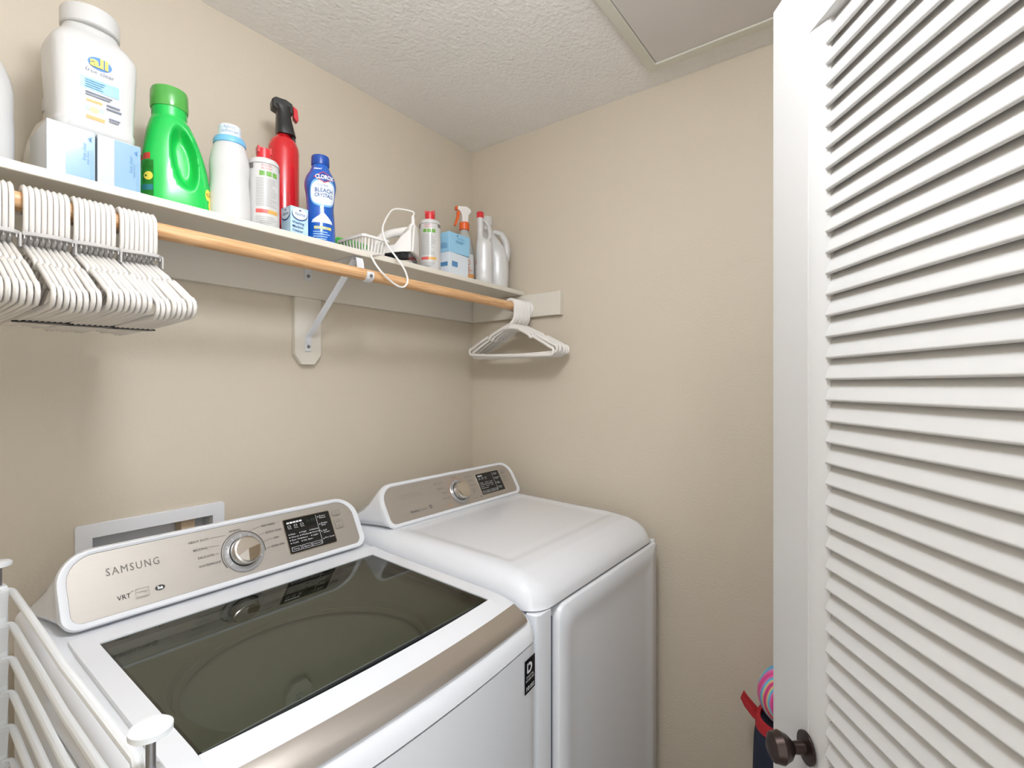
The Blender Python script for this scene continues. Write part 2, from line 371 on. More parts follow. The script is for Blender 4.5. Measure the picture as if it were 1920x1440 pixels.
def console(root, xc, yb, zb, yt, zt, back):
    """control console; returns a mapping from panel (u, v) to the world"""
    dv = Vector((0, yt-yb, zt-zb)); H = dv.length; dv.normalize(); du = Vector((1, 0, 0)); nn = du.cross(dv).normalized()
    org = Vector((xc, yb, zb))
    def P(u, v, w=0): return org+du*u+dv*v+nn*w
    HW = .300
    outer = rrect(-HW-.015, -.011, HW+.015, H+.010, (.026, .026, .058, .058), 8)
    inner = rrect(-HW, 0, HW, H, (.018, .018, .046, .046), 8)
    def sh(poly, d):                                       # shrink an outline towards its middle
        return [(u*(1-d/.315), (v-H/2)*(1-d/(H/2+.011))+H/2) for u, v in poly]
    def bk(poly, y, k):                                     # shell behind the face: shallow at the top, flaring out below
        out = []
        for u, v in poly:
            p = P(u, v); t = max(0, min(1, v/H)); g = (1-t)**1.6
            dep = (.045+(y-p.y-.045)*g)*k
            out.append(Vector((xc+(p.x-xc)*(1-.030*t*k+.075*g*k**1.5), p.y+dep, p.z-(.030*t+.012*(1-t))*k**2)))
        return out
    rings = [[P(u, v, -.004) for u, v in inner], [P(u, v, .0005) for u, v in inner], [P(u, v, .003) for u, v in sh(outer, .006)], [P(u, v, .0022) for u, v in sh(outer, .002)], [P(u, v, -.003) for u, v in outer]]
    rings += [bk(outer, back, k) for k in (.12, .28, .45, .65, .85, 1)]
    obj('console_shell', MB().loft(rings, cap=True), ENAMEL, root, angle=40)
    b = MB(); b.prism(inner, lambda u, v, w: P(u, v, -.004+w), .0035)
    pan = obj('control_panel', b, SILVER, root, bevel=.0008)
    return P, H, pan

def knob(P, pan, u, v, r, washer):
    K = lambda a, c, w: P(u+a, v+c, w)
    b = MB().lathe([(r*1.42, .0), (r*1.42, .002), (r*1.36, .0035), (r*1.02, .0035), (r*1.0, .0)], 48); b.map(K); ring = obj('knob_ring', b, pm('satin_grey_ring', (176, 176, 178), .3, .5), pan)
    b = MB().lathe([(r, .001), (r, .014), (r*.985, .019), (r*.93, .0225), (r*.80, .0245), (r*.4, .025), (.0005, .025)], 48); b.map(K); kn = obj('knob', b, CHROME, pan)
    b = MB().lathe([(r*1.05, .0005), (r*1.05, .004), (r*.99, .0045)], 48, cap=False); b.map(K); obj('knob_gap', b, DARK, pan)
    fn = lambda a, c: P(u+a, v+c, .0042)
    b = MB()
    for k in range(9):
        t = math.radians(212-k*30); fa = lambda a, c, t=t: fn((r*1.10+a)*math.cos(t)-c*math.sin(t), (r*1.10+a)*math.sin(t)+c*math.cos(t)); rect(b, fa, 0, -.0006, r*.22, .0006)
    obj('tick_marks', b, WHPR, pan)
    b = MB(); arc(b, lambda a, c: P(u+a, v+c, .0004), 0, 0, r*1.50, r*1.545, math.radians(-12), math.radians(212), 40); obj('dial_line', b, DKPR if washer else pm('orange_print', (214, 150, 112), .5), pan)
    if washer:                                              # flat dial face, facet tones painted on as coloured sectors
        for a0, a1, m in ((10, 205, 'facet_tone_light'), (205, 262, 'facet_tone_white'), (262, 370, 'facet_tone_dark')):
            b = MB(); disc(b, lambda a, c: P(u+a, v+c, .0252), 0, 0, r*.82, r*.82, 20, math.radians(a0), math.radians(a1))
            obj('facet_tone', b, pm(m, {'facet_tone_light': (206, 196, 184), 'facet_tone_white': (234, 230, 224), 'facet_tone_dark': (150, 134, 112)}[m], .25, .7), pan)

def panel_print(P, pan, H, washer):
    fl = lambda u, v: P(u, v, .0004)
    # maker's name
    b = MB(); put(b, text('SAMSUNG', .0205, 'LEFT', 0, space=1.25, width=.086), fl, -.243, H*.60); obj('lettering', b, GREYP if washer else pm('faint_print', (168, 160, 150), .5), pan)
    b = MB()
    if washer:
        put(b, text('VRT', .0125, width=.021), fl, -.232, .022); put(b, text('TM', .003), fl, -.210, .031)
        disc(b, fl, -.163, .0255, .0085, .0052)
        b2 = MB(); put(b2, text('he', .009, 'CENTER', .0004), lambda u, v: P(u, v, .0008), -.163, .0228); obj('lettering', b2, WHPR, pan)
        b3 = MB(); outline(b3, fl, -.203, .016, -.181, .034, .0008); put(b3, text('energy', .0058, width=.018), fl, -.201, .026); rect(b3, fl, -.201, .0175, -.183, .0195); arc(b3, fl, -.192, .021, .006, .0067, .3, 2.4, 10); obj('energy_mark', b3, pm('pale_print', (170, 165, 158), .5), pan)
        L = [('HEAVY DUTY', -.060, .096), ('BEDDING', -.066, .078), ('DELICATES', -.056, .060), ('WATERPROOF', -.046, .042)]
        Rr = [('PERM PRESS', .054, .098), ('QUICK WASH', .060, .081), ('SPIN', .076, .064), ('RINSE+SPIN', .066, .046)]
        for t_, u, v in L: put(b, text(t_, .0066, 'RIGHT'), fl, u, v)
        for t_, u, v in Rr: put(b, text(t_, .0062, 'LEFT'), fl, u, v)
        put(b, text('NORMAL', .0064, 'CENTER'), fl, -.004, .1015)
        for u0, v0, u1, v1 in ((-.058, .0985, -.026, .098), (-.064, .0805, -.042, .079), (-.054, .0625, -.046, .062), (.026, .096, .052, .1005), (.044, .0815, .058, .0835), (.050, .064, .074, .0665), (.050, .0465, .064, .0485)):
            d = Vector((u1-u0, v1-v0)); n = Vector((-d.y, d.x)).normalized()*.00025; b.add([fl(u0-n.x, v0-n.y), fl(u1-n.x, v1-n.y), fl(u1+n.x, v1+n.y), fl(u0+n.x, v0+n.y)], [(0, 1, 2, 3)])
    else:
        put(b, text('Moisture', .0095, 'LEFT', .0004), fl, -.222, .020); put(b, text('Sensor', .0095), fl, -.183, .020); disc(b, fl, -.140, .0245, .006, .006)
        b2 = MB(); put(b2, text('e', .008, 'CENTER'), lambda u, v: P(u, v, .0008), -.140, .0222); obj('lettering', b2, WHPR, pan)
        for t_, u, v in (('HEAVY DUTY', -.056, .088), ('BEDDING', -.060, .070), ('TOWELS', -.052, .053), ('DELICATES', -.046, .035)): put(b, text(t_, .0066, 'RIGHT'), fl, u, v)
        for t_, u, v in (('PERM PRESS', .052, .090), ('SANITIZE', .060, .074), ('TIME DRY', .064, .057), ('QUICK', .064, .042), ('DRY', .064, .034)): put(b, text(t_, .0062, 'LEFT'), fl, u, v)
        put(b, text('NORMAL', .0064, 'CENTER'), fl, .0, .0975); put(b, text('Filter Check', .0052, 'LEFT'), fl, .056, .012); disc(b, fl, .094, .0145, .003, .003)
        b3 = MB(); disc(b3, fl, -.060, .014, .0035, .0035); put(b3, text('LINT', .006), fl, -.054, .0115); obj('lettering', b3, pm('orange_print', (214, 150, 112), .5), pan)
    obj('lettering', b, DKPR if washer else GREYP, pan)
    # black display
    u0, u1, v0, v1 = .168, .262, .014, .112
    Pf = P; kv = (H-.020)/.112
    def P(u, v, w=0): return Pf(.106+(u-.168)*1.33, .006+v*kv*.96, w)   # display block as it sits on the panel
    b = MB(); b.prism(rrect(u0, v0, u1, v1, (.003,)*4, 3), lambda u, v, w: P(u, v, -.0004+w), .0022); disp = obj('display_panel', b, BLACKG, pan, bevel=.0004)
    b = MB(); b.prism(rrect(u0-.0018, v0-.0018, u1+.0018, v1+.0018, (.004,)*4, 3), lambda u, v, w: P(u, v, -.0006+w), .0016); obj('display_rim', b, CHROME, pan)
    fd = lambda u, v: P(u, v, .0021)
    b = MB()
    rect(b, fd, .2325, .020, .2331, .107)
    cols = [(.172, ('Hot', 'Warm', 'Eco Warm', 'Cold')), (.193, ('High', 'Medium', 'Low', 'No Spin')), (.2135, ('Heavy', 'Normal', 'Light'))]
    if not washer: cols = [(.172, ('High', 'Medium', 'Low', 'Extra Low')), (.193, ('More', 'Normal', 'Less')), (.2135, ('60', '40', '20'))]
    for u, ws in cols:
        for k, s in enumerate(ws): put(b, text(s, .0058), fd, u+.0035, .0655-k*.0083); rect(b, fd, u, .066-k*.0083, u+.0018, .0685-k*.0083)
    for k, s in enumerate(('Temp.', 'Spin', 'Soil Level') if washer else ('Temp.', 'Dry Level', 'Time')):
        a = .1715+k*.0205; outline(b, fd, a, .019, a+.0185, .031, .0007); put(b, text(s, .0056, 'CENTER', width=.013), fd, a+.0093, .0232)
    for k, s in enumerate(('Extra\nRinse', 'Delay\nEnd', 'Self\nClean', 'Pre Soak') if washer else ('Damp\nAlert', 'Wrinkle\nCare', 'Anti\nStatic', 'Mixed\nLoad')):
        put(b, text(s, .0058), fd, .2395, .0995-k*.0225); rect(b, fd, .2360, .0985-k*.0225, .2375, .1015-k*.0225)
    for k in range(5 if washer else 3): rect(b, fd, .1735+k*.0062, .0985, .1785+k*.0062, .1035)
    for k in range(3): outline(b, fd, .1740+k*.0125, .0885, .1800+k*.0125, .0935, .0006); put(b, text(('Wash', 'Rinse', 'Spin')[k] if washer else ('Sensor', 'Dry', 'Cool')[k], .0045, width=.0075), fd, .1735+k*.0125, .0832)
    obj('lettering', b, WHPR, disp)
    b = MB(); rect(b, lambda u, v: P(u, v, .00195), .1695, .080, .2315, .110); scr = obj('screen', b, pm('black_screen', (10, 11, 13), .06), disp)
    b = MB(); put(b, text('88', .016, width=.018), fd, .2110, .090); obj('digits', b, pm('unlit_digits', (24, 44, 44), .3), disp)
    for k, (va, vb, s) in enumerate(((.092, .108, 'Power'), (.052, .078, 'Start\nPause'))):
        b = MB(); b.prism(rrect(.268, va, .285, vb, (.002,)*4, 3), lambda u, v, w: P(u, v, -.0004+w), .0022); bt = obj('button', b, SILVER, pan, bevel=.0005)
        b = MB(); fb = lambda u, v: P(u, v, .0021); outline(b, fb, .268, va, .285, vb, .0007); put(b, text(s, .0045, 'CENTER'), fb, .2765, va+(.0028 if k == 0 else .0075))
        if k == 0: arc(b, fb, .2765, va+.0105, .0024, .0030, -3.9, .8, 14); rect(b, fb, .2762, va+.0105, .2768, va+.0145)
        else: b.add([fb(.2725, vb-.009), fb(.2725, vb-.003), fb(.2765, vb-.006)], [(0, 1, 2)]); rect(b, fb, .2778, vb-.009, .2788, vb-.003); rect(b, fb, .2798, vb-.009, .2808, vb-.003)
        obj('lettering', b, GREYP, bt)

def washer():
    X0, X1, xc = -1.421, -.735, -1.078
    root = thing('washing_machine', (xc, -.45, 0), 'white top-loading washing machine with smoked glass lid', 'washing machine')
    obj('cabinet', cabinet(X0, X1, -.10, -.830, .02, .917, .02, .016), ENAMEL2, root)
    for x in (X0+.05, X1-.05):
        for y in (-.15, -.76): obj('foot', MB().lathe([(.02, 0), (.02, .012), (.01, .014), (.01, .0205)], 16, (x, y)), BLACKP, root)
    prof = dense([(-.10, 1.025), (-.30, 1.012), (-.36, 1.004), (-.735, .985), (-.778, .974), (-.800, .965), (-.816, .952), (-.826, .938), (-.830, .9205)])
    gl = (-1.362, -.786, -.742, -.342)
    skip = lambda x, y: gl[0]-.004 < x < gl[1]+.004 and gl[2]-.004 < y < gl[3]+.004
    obj('top_deck', hood(X0, X1, prof, .022, .9205, .03, .02, skip, nx=46), ENAMEL, root, angle=60)
    zt = lambda y: lerp([(-.10, 1.025), (-.30, 1.019), (-.35, 1.013), (-.735, .995), (-.778, .986), (-.812, .968)], y)
    bowf = lambda x, y: -.02*(1-((x-xc)/.343)**2)*min(1, max(0, (-.45-y)/.33))
    # lid frame: four strips around the pane, then the handle
    lx0, lx1, ly0, ly1 = -1.388, -.757, -.780, -.312
    b = MB()
    def plate(xa, xb, ya, yb, n=2, m=1):
        vs_ = []; nx_ = max(1, int((xb-xa)/.03)); ny_ = max(1, int((yb-ya)/.03))
        for side in (0, 1):
            for j in range(ny_+1):
                for i in range(nx_+1):
                    x = xa+(xb-xa)*i/nx_; y = ya+(yb-ya)*j/ny_; vs_.append((x, y+bowf(x, y), zt(y)-.013*side))
        N = (nx_+1)*(ny_+1); fs = []
        for j in range(ny_):
            for i in range(nx_):
                q = (j*(nx_+1)+i, j*(nx_+1)+i+1, (j+1)*(nx_+1)+i+1, (j+1)*(nx_+1)+i); fs += [q, tuple(k+N for k in q[::-1])]
        per = [i for i in range(nx_+1)]+[j*(nx_+1)+nx_ for j in range(1, ny_+1)]+[ny_*(nx_+1)+i for i in range(nx_-1, -1, -1)]+[j*(nx_+1) for j in range(ny_-1, 0, -1)]
        fs += [(per[k], per[k]+N, per[(k+1) % len(per)]+N, per[(k+1) % len(per)]) for k in range(len(per))]
        return vs_, fs
    px0, px1, py0, py1 = -1.356, -.792, -.735, -.349
    for a in ((lx0, px0, ly0, ly1), (px1, lx1, ly0, ly1), (px0, px1, py1, ly1), (px0, px1, ly0, py0)): b.add(*plate(*a))
    obj('lid_frame', b, ENAMEL, root, angle=25)
    b = MB(); ys = [-.7805, -.788, -.797, -.806, -.813, -.817]; zz = [.9865, .9835, .9785, .9725, .966, .959]
    xs_ = [lx0+.006+(lx1-lx0-.012)*k/30 for k in range(31)]
    vv = [(x, y+bowf(x, -.8), z) for y, z in zip(ys, zz) for x in xs_]+[(x, ys[-1]+.012+bowf(x, -.8), zz[-1]-.002) for x in xs_]+[(x, ys[0]+.004+bowf(x, -.8), zz[0]-.018) for x in xs_]
    n = 31; R_ = len(vv)//n
    ff = [(j*n+i, j*n+i+1, ((j+1) % R_)*n+i+1, ((j+1) % R_)*n+i) for j in range(R_) for i in range(n-1)]+[tuple(j*n for j in range(R_)), tuple(j*n+n-1 for j in range(R_))]
    b.add(vv, ff); obj('lid_handle', b, HANDLE, root, angle=50)
    b = MB(); g = [(px0, py0), (px1, py0), (px1, py1), (px0, py1)]
    def ringz(o1, o2, dz): return [[(x, y+bowf(x, y), zt(y)+dz) for x, y in o1], [(x, y+bowf(x, y), zt(y)+dz) for x, y in o2]]
    ia = [(px0+.006, py0+.006), (px1-.006, py0+.006), (px1-.006, py1-.006), (px0+.006, py1-.006)]
    A, B_ = ringz(g, ia, -.0035); b.loft([A, B_, [(x, y, z-.008) for x, y, z in B_], [(x, y, z-.008) for x, y, z in A]], cap=False, closed=True); obj('pane_gasket', b, DARK, root)
    b = MB(); zg = lambda y: zt(y)-.0022
    pts = [(px0+.0006, py0+.0006), (px1-.0006, py0+.0006), (px1-.0006, py1-.0006), (px0+.0006, py1-.0006)]
    b.add([(x, y, zg(y)) for x, y in pts], [(0, 1, 2, 3)])
    obj('lid_pane', b, LIDGLASS, root, recalc=False)
    # tub seen through the pane
    cx, cy = -1.078, -.545
    b = MB(); n = 48; outer = []; inner = []
    for k in range(n):
        t = 2*math.pi*k/n; c, s = math.cos(t), math.sin(t); m = max(abs(c)/.300, abs(s)/.222)
        outer.append((cx+c/m, cy+s/m, .972)); inner.append((cx+.235*c, max(-.745, cy+.21*s), .945))
    mid = [((o[0]*.35+i[0]*.65), (o[1]*.35+i[1]*.65), .952) for o, i in zip(outer, inner)]
    b.loft([outer, mid, inner, [(cx+(p[0]-cx)*.97, cy+(p[1]-cy)*.97, .925) for p in inner]], cap=False); obj('tub_cover', b, TUBP, root)
    b = MB(); b.lathe([(1.0, .930), (1.06, .905), (1.06, .885), (.98, .875), (.97, .86), (1.05, .85), (1.05, .62), (.9, .60), (.35, .59), (.30, .62), (.12, .66), (.001, .665)], 64, cap=False)
    b.map(lambda x, y, z: (cx+.228*x, cy+.205*y, z)); obj('drum', b, STEEL, root)
    b = MB(); b.lathe([(.99, .926), (1.0, .934), (1.035, .934), (1.04, .926)], 64, cap=False); b.map(lambda x, y, z: (cx+.219*x, cy+.196*y, z)); obj('drum_ring', b, TUBP, root)
    P, H, pan = console(root, xc, -.285, 1.030, -.228, 1.135, -.115)
    panel_print(P, pan, H, True); knob(P, pan, .004, .052, .031, True)
    # black sticker
    def F(u, v): x = -.799+u; return Vector((x, -.830-.02*(1-((x-xc)/.343)**2)-.0010, .828+v*.87))
    b = MB(); rect(b, F, 0, 0, .043, .078, 6, 1); st = obj('sticker', b, BLACKG, root)
    F2 = lambda u, v: F(u, v)+Vector((0, -.0006, 0))
    b = MB(); rect(b, F2, .009, .046, .013, .069); arc(b, F2, .018, .057, .006, .012, -math.pi*.55, math.pi*.55, 20); rect(b, F2, .015, .0625, .019, .069); rect(b, F2, .013, .045, .019, .0505)
    put(b, text('DIGITAL', .008, 'CENTER', width=.030), F2, .0215, .0345); put(b, text('INVERTER', .008, 'CENTER', width=.034), F2, .0215, .0265); put(b, text('10', .014, 'LEFT', .0003), F2, .004, .006)
    for k in range(3): rect(b, F2, .020, .006+k*.0035, .038, .0075+k*.0035)
    obj('lettering', b, WHPR, st)
washer()

def dryer():
    X0, X1 = -.728, -.044; xc = (X0+X1)/2
    root = thing('clothes_dryer', (xc, -.45, 0), 'white front-loading clothes dryer with rounded top in the corner', 'dryer')
    obj('cabinet', cabinet(X0, X1, -.10, -.788, .02, .9575, .0, .012), ENAMEL2, root)
    for x in (X0+.05, X1-.05):
        for y in (-.15, -.72): obj('foot', MB().lathe([(.02, 0), (.02, .012), (.01, .014), (.01, .0205)], 16, (x, y)), BLACKP, root)
    prof = dense([(-.10, 1.046), (-.30, 1.046), (-.66, 1.033), (-.70, 1.030), (-.742, 1.0245), (-.772, 1.014), (-.793, 1.001), (-.809, .987), (-.819, .972), (-.821, .958)], .008)
    sm = lambda t: 0 if t < 0 else 1 if t > 1 else t*t*(3-2*t)
    def dz(x, y): return -.0030*sm((x+.672)/.03)*sm((-.098-x)/.03)*sm((y+.712)/.03)*sm((-.322-y)/.03)
    obj('top', hood(X0, X1, prof, .05, .958, .05, .0, None, 90, dz), ENAMEL, root, angle=60)
    b = MB(); b.prism([(X0, -.7895), (X0, -.8085), (X0+.004, -.8165), (X0+.012, -.8205), (X0+.056, -.8205), (X0+.056, -.7895)], lambda a, c, d: (a, c, .02+d), .9355); obj('front_frame', b, ENAMEL2, root, bevel=.002)
    b = MB(); b.box((X1-.012, -.7895, .02), (X1, -.8165, .9555)); obj('front_frame', b, ENAMEL2, root, bevel=.003)
    b = MB(); b.box((X0+.057, -.7890, .05), (X1-.0125, -.7900, .9535)); obj('door_recess', b, DARK, root)
    # door
    dx0, dx1, dz0, dz1 = X0+.074, X1-.015, .10, .952
    o1 = rrect(dx0, dz0, dx1, dz1, (.03, .01, .01, .034), 8); 
    def off(d, rs): return rrect(dx0+d, dz0+d, dx1-d, dz1-d, rs, 8)
    rings = [[(x, -.7935, z) for x, z in o1], [(x, -.8255, z) for x, z in o1], [(x, -.8300, z) for x, z in off(.004, (.026, .008, .008, .03))], [(x, -.8310, z) for x, z in off(.05, (.03, .02, .02, .03))],
             [(x, -.8280, z) for x, z in off(.062, (.025, .016, .016, .025))], [(x, -.8275, z) for x, z in off(.10, (.02, .01, .01, .02))]]
    obj('door', MB().loft(rings), ENAMEL2, root, angle=50)
    b = MB(); b.box((X0+.060, -.7905, .79), (X0+.068, -.8035, .85)); b.box((X0+.060, -.7905, .64), (X0+.068, -.8015, .74)); obj('door_latch', b, pm('grey_plastic', (120, 128, 138), .4), root, bevel=.002)
    b = MB(); b.box((X0+.059, -.7905, .15), (X0+.0635, -.8185, .935)); obj('door_seal', b, pm('blue_grey_seal', (64, 74, 88), .5), root, bevel=.001)
    P, H, pan = console(root, xc-.002, -.305, 1.056, -.249, 1.151, -.115)
    panel_print(P, pan, H, False); knob(P, pan, .004, .049, .030, False)
dryer()

# ------------------------------------------------------------------ wire basket frame left of the washer
RACKM = pm('white_wire_epoxy', (233, 236, 238), .3, var=.01, coat=.2)
r = thing('wire_drawer_frame', (-1.458, -.45, 0), 'white wire drawer frame standing beside the washing machine', 'rack')
for y in (-.205, -.897):
    b = MB(); b.box((-1.468, y-.012, .03), (-1.446, y+.012, 1.108)); obj('post', b, RACKM, r, bevel=.003)
    b = MB().lathe([(.004, 1.105), (.004, 1.140)], 12, (-1.456, y)); obj('threaded_stud', b, SCREW, r)
    b = MB().lathe([(.012, 1.1398), (.017, 1.142), (.017, 1.147), (.013, 1.150), (.001, 1.1505)], 24, (-1.456, y)); obj('foot_pad', b, RACKM, r)
    b = MB().lathe([(.016, 0), (.016, .006), (.006, .008), (.006, .032)], 16, (-1.456, y)); obj('foot_pad', b, RACKM, r)
z = 1.100
while z > .1:
    b = MB(); x = -1.443
    b.tube([(-1.456, -.219, z), (-1.450, -.219, z), (-1.445, -.222, z), (x, -.228, z), (x, -.245, z), (x-.010, -.60, z), (x-.012, -.857, z), (x-.016, -.877, z), (-1.460, -.883, z)], .0052, 10); obj('wire', b, RACKM, r)
    b = MB(); b.prism([(-.2175, z-.045), (-.2175, z+.003), (-.236, z+.003)], lambda a, c, d: (-1.466+d, a, c), .018); obj('gusset', b, RACKM, r)
    z -= .058
for z0, z1 in ((.06, .085),):
    b = MB(); b.box((-1.466, -.884, z0), (-1.459, -.2165, z1)); obj('side_rail', b, RACKM, r, bevel=.002)

# ------------------------------------------------------------------ hangers
def hanger_mesh():
    r = .0056
    path = []
    def P(y, z): path.append((0, y, z))
    # hook, open end behind the rod (local +y), over the top, down the room side to the neck
    P(.0222, -.016)
    for k in range(13):
        t = math.pi*k/12; P(.0222*math.cos(t), .0222*math.sin(t))
    P(-.0222, -.03); P(-.021, -.045); P(-.014, -.058); P(-.005, -.066); P(0, -.072)
    mb = MB(); mb.tube(path, [r*1.15]*len(path), 8)
    loop = []
    def side(s):
        pts = [(.004, -.070), (.012, -.0725), (.04, -.086), (.080, -.105), (.088, -.110), (.092, -.117), (.098, -.119), (.104, -.1155), (.112, -.119), (.15, -.139), (.178, -.155)]
        for k in range(6):
            t = math.radians(62-k*30); pts.append((.180+.013*math.cos(t), -.169+.013*math.sin(t)))
        return [(0, s*y, z) for y, z in pts]
    loop = side(1)+[(0, .09, -.184), (0, 0, -.184), (0, -.09, -.184)]+side(-1)[::-1]
    mb.tube(loop, r, 8, closed=True)
    mb.add(*MB().tube([(0, -.028, -.083), (0, 0, -.079), (0, .028, -.083)], r*1.12, 8).__dict__.values())
    mb.map(lambda x, y, z: (x*.555, y, z))
    return mb
HMESH = None
def hanger(x, rz, label, group, sway=0):
    global HMESH
    if HMESH is None:
        o = obj('clothes_hanger', hanger_mesh(), HANGM, None, angle=60); HMESH = o.data
    else: o = link(bpy.data.objects.new('clothes_hanger', HMESH))
    o.location = (x, RY, RZ-.0003); o.rotation_euler = (sway, 0, rz); return tag(o, label, 'hanger', group)
BUNDLES = [(-1.5165, 9, 'fourth from the bracket'), (-1.4420, 8, 'third from the bracket'), (-1.3800, 8, 'second from the bracket'), (-1.3165, 8, 'nearest the bracket')]
for bi, (xs0, n, which) in enumerate(BUNDLES):
    dx = .0073; rz0 = 0
    for k in range(n):
        if k % 3 == 0: rz0 = random.uniform(-.022, .022)
        hanger(xs0+k*dx, 0, 'white plastic hanger packed in the clipped bundle '+which, 'hangers in the bundle '+which, rz0+random.uniform(-.006, .006))
    x0, x1 = xs0-.006, xs0+(n-1)*dx+.0062
    r = thing('hanger_clip', ((x0+x1)/2, RY-.02, RZ-.062), 'grey plastic clip across the necks of the hanger bundle '+which, 'clip', 'clips on the hanger bundles')
    b = MB(); b.prism([(x0, RY-.034), (x0+.010, RY-.040), ((x0+x1)/2, RY-.044), (x1-.006, RY-.040), (x1+.003, RY-.030), (x1, RY-.021), (x0, RY-.021)], lambda a, c, d: (a, c, RZ-.060+d), .006); obj('clip_plate', b, GREYCL, r, bevel=.0008)
    b = MB(); b.box((x1+.0002, RY-.036, RZ-.079), (x1+.0034, RY-.018, RZ-.0565)); obj('clip_end', b, GREYCL, r, bevel=.001)
    for k in range(n+1):
        x = xs0-dx/2+k*dx; b = MB(); b.box((x-.0009, RY-.036, RZ-.0655), (x+.0009, RY-.028, RZ-.0602)); obj('tooth', b, GREYCL, r)
    if bi:
        b = MB(); zz_ = RZ-.184-.0042
        b.prism([(x0-.002, RY+.035), (x0+.012, RY+.016), ((x0+x1)/2, RY+.012), (x1-.004, RY+.004), (x1+.004, RY+.008), (x1-.002, RY+.030)], lambda a, c, d: (a, c, zz_-.003+d), .003)
        o = obj('bar_strip', b, BLACKP, None, loc=((x0+x1)/2, RY+.02, zz_-.003)); tag(o, 'black strip under the bars of the hanger bundle '+which, 'strip', 'black strips under the hanger bundles')
for k in range(10):
    hanger(-.132+k*.0098, (.008, .006, .004, .002, .0, -.001, -.002, -.003, -.004, -.005)[k], 'white plastic hanger in the loose group by the end wall', 'hangers by the end wall', (.03, -.02, .015, -.03, .0, .02, -.015, .03, .0, -.02)[k])

# ------------------------------------------------------------------ things on the shelf
class Body:
    """bottle body lofted through sections (z, rx, ry, p[, cx]); local front is -y"""
    def __init__(s, secs, n=40, sub=4):
        s.s = [tuple(q)+((0,) if len(q) == 4 else ()) for q in secs]; s.n = n; s.sub = sub
    def at(s, z):
        S = s.s
        if z <= S[0][0]: return S[0][1:]
        for i in range(len(S)-1):
            a, c = S[i], S[i+1]
            if a[0] <= z <= c[0] and c[0] > a[0]:
                t = (z-a[0])/(c[0]-a[0]); p0 = S[max(0, i-1)]; p3 = S[min(len(S)-1, i+2)]; out = []
                for k in range(1, 5):
                    m1 = (c[k]-p0[k])/max(1e-6, c[0]-p0[0])*(c[0]-a[0]); m2 = (p3[k]-a[k])/max(1e-6, p3[0]-a[0])*(c[0]-a[0])
                    d = c[k]-a[k]
                    if d == 0 or p0 is a or abs(c[0]-a[0]) < .004: m1 = d
                    if d == 0 or p3 is c or abs(c[0]-a[0]) < .004: m2 = d
                    h = t*t*(3-2*t); out.append(a[k]*(1-h)+c[k]*h+m1*(t**3-2*t*t+t)+m2*(t**3-t*t))
                return tuple(out)
        return S[-1][1:]
    def ring(s, z, grow=0):
        rx, ry, p, cx = s.at(z); rx += grow; ry += grow; o = []
        for k in range(s.n):
            t = 2*math.pi*k/s.n; c, q = math.cos(t), math.sin(t)
            o.append((cx+rx*math.copysign(abs(c)**(2/p), c), ry*math.copysign(abs(q)**(2/p), q), z))
        return o
    def mesh(s):
        zs = []
        for a, c in zip(s.s, s.s[1:]):
            m = max(1, min(6, int((c[0]-a[0])/.006)))
            zs += [a[0]+(c[0]-a[0])*k/m for k in range(m)]
        zs.append(s.s[-1][0]); return MB().loft([s.ring(z) for z in zs])
    def front(s, off=.0006, rot=0):
        """map (u, z) onto the front; rot turns the print around the axis of round bodies"""
        def fn(u, z):
            rx, ry, p, cx = s.at(z)
            if rot or p <= 2.05:
                t = -math.pi/2+rot+u/rx; return Vector((cx+(rx+off)*math.cos(t), (ry+off)*math.sin(t), z))
            k = min(.999, abs(u-cx)/rx); return Vector((u, -(ry+off)*(1-k**p)**(1/p), z))
        return fn
def faces_cam(x, y): return math.atan2(CAM.y-y, CAM.x-x)+math.pi/2     # turn that brings local -y towards the viewer's side
def put_part(root, name, mb, col, **k): return obj(name, mb, col, root, local=True, **k)
def wavy(mb, fn, u0, u1, z0, z1, rows, h=.45):              # lines too small to read
    st = (z1-z0)/rows
    for k in range(rows):
        e = u1-(u1-u0)*random.uniform(0, .3); rect(mb, fn, u0, z1-st*(k+.8), e, z1-st*(k+.8)+st*h, 6, 1)

PLW = pm('bottle_white', (210, 209, 207), .28, var=.01, coat=.2)
BLUEP = pm('pale_blue_print', (176, 212, 234), .35, var=.05, vscale=20)
MIDB = pm('mid_blue_print', (84, 140, 190), .4)
ORNG = pm('orange_label', (240, 168, 92), .4)
YELL = pm('yellow_print', (246, 222, 90), .4)
RED = pm('red_plastic', (214, 44, 52), .3, var=.02, coat=.2)
GREEN = pm('green_bottle', (30, 196, 84), .25, var=.02, coat=.3)

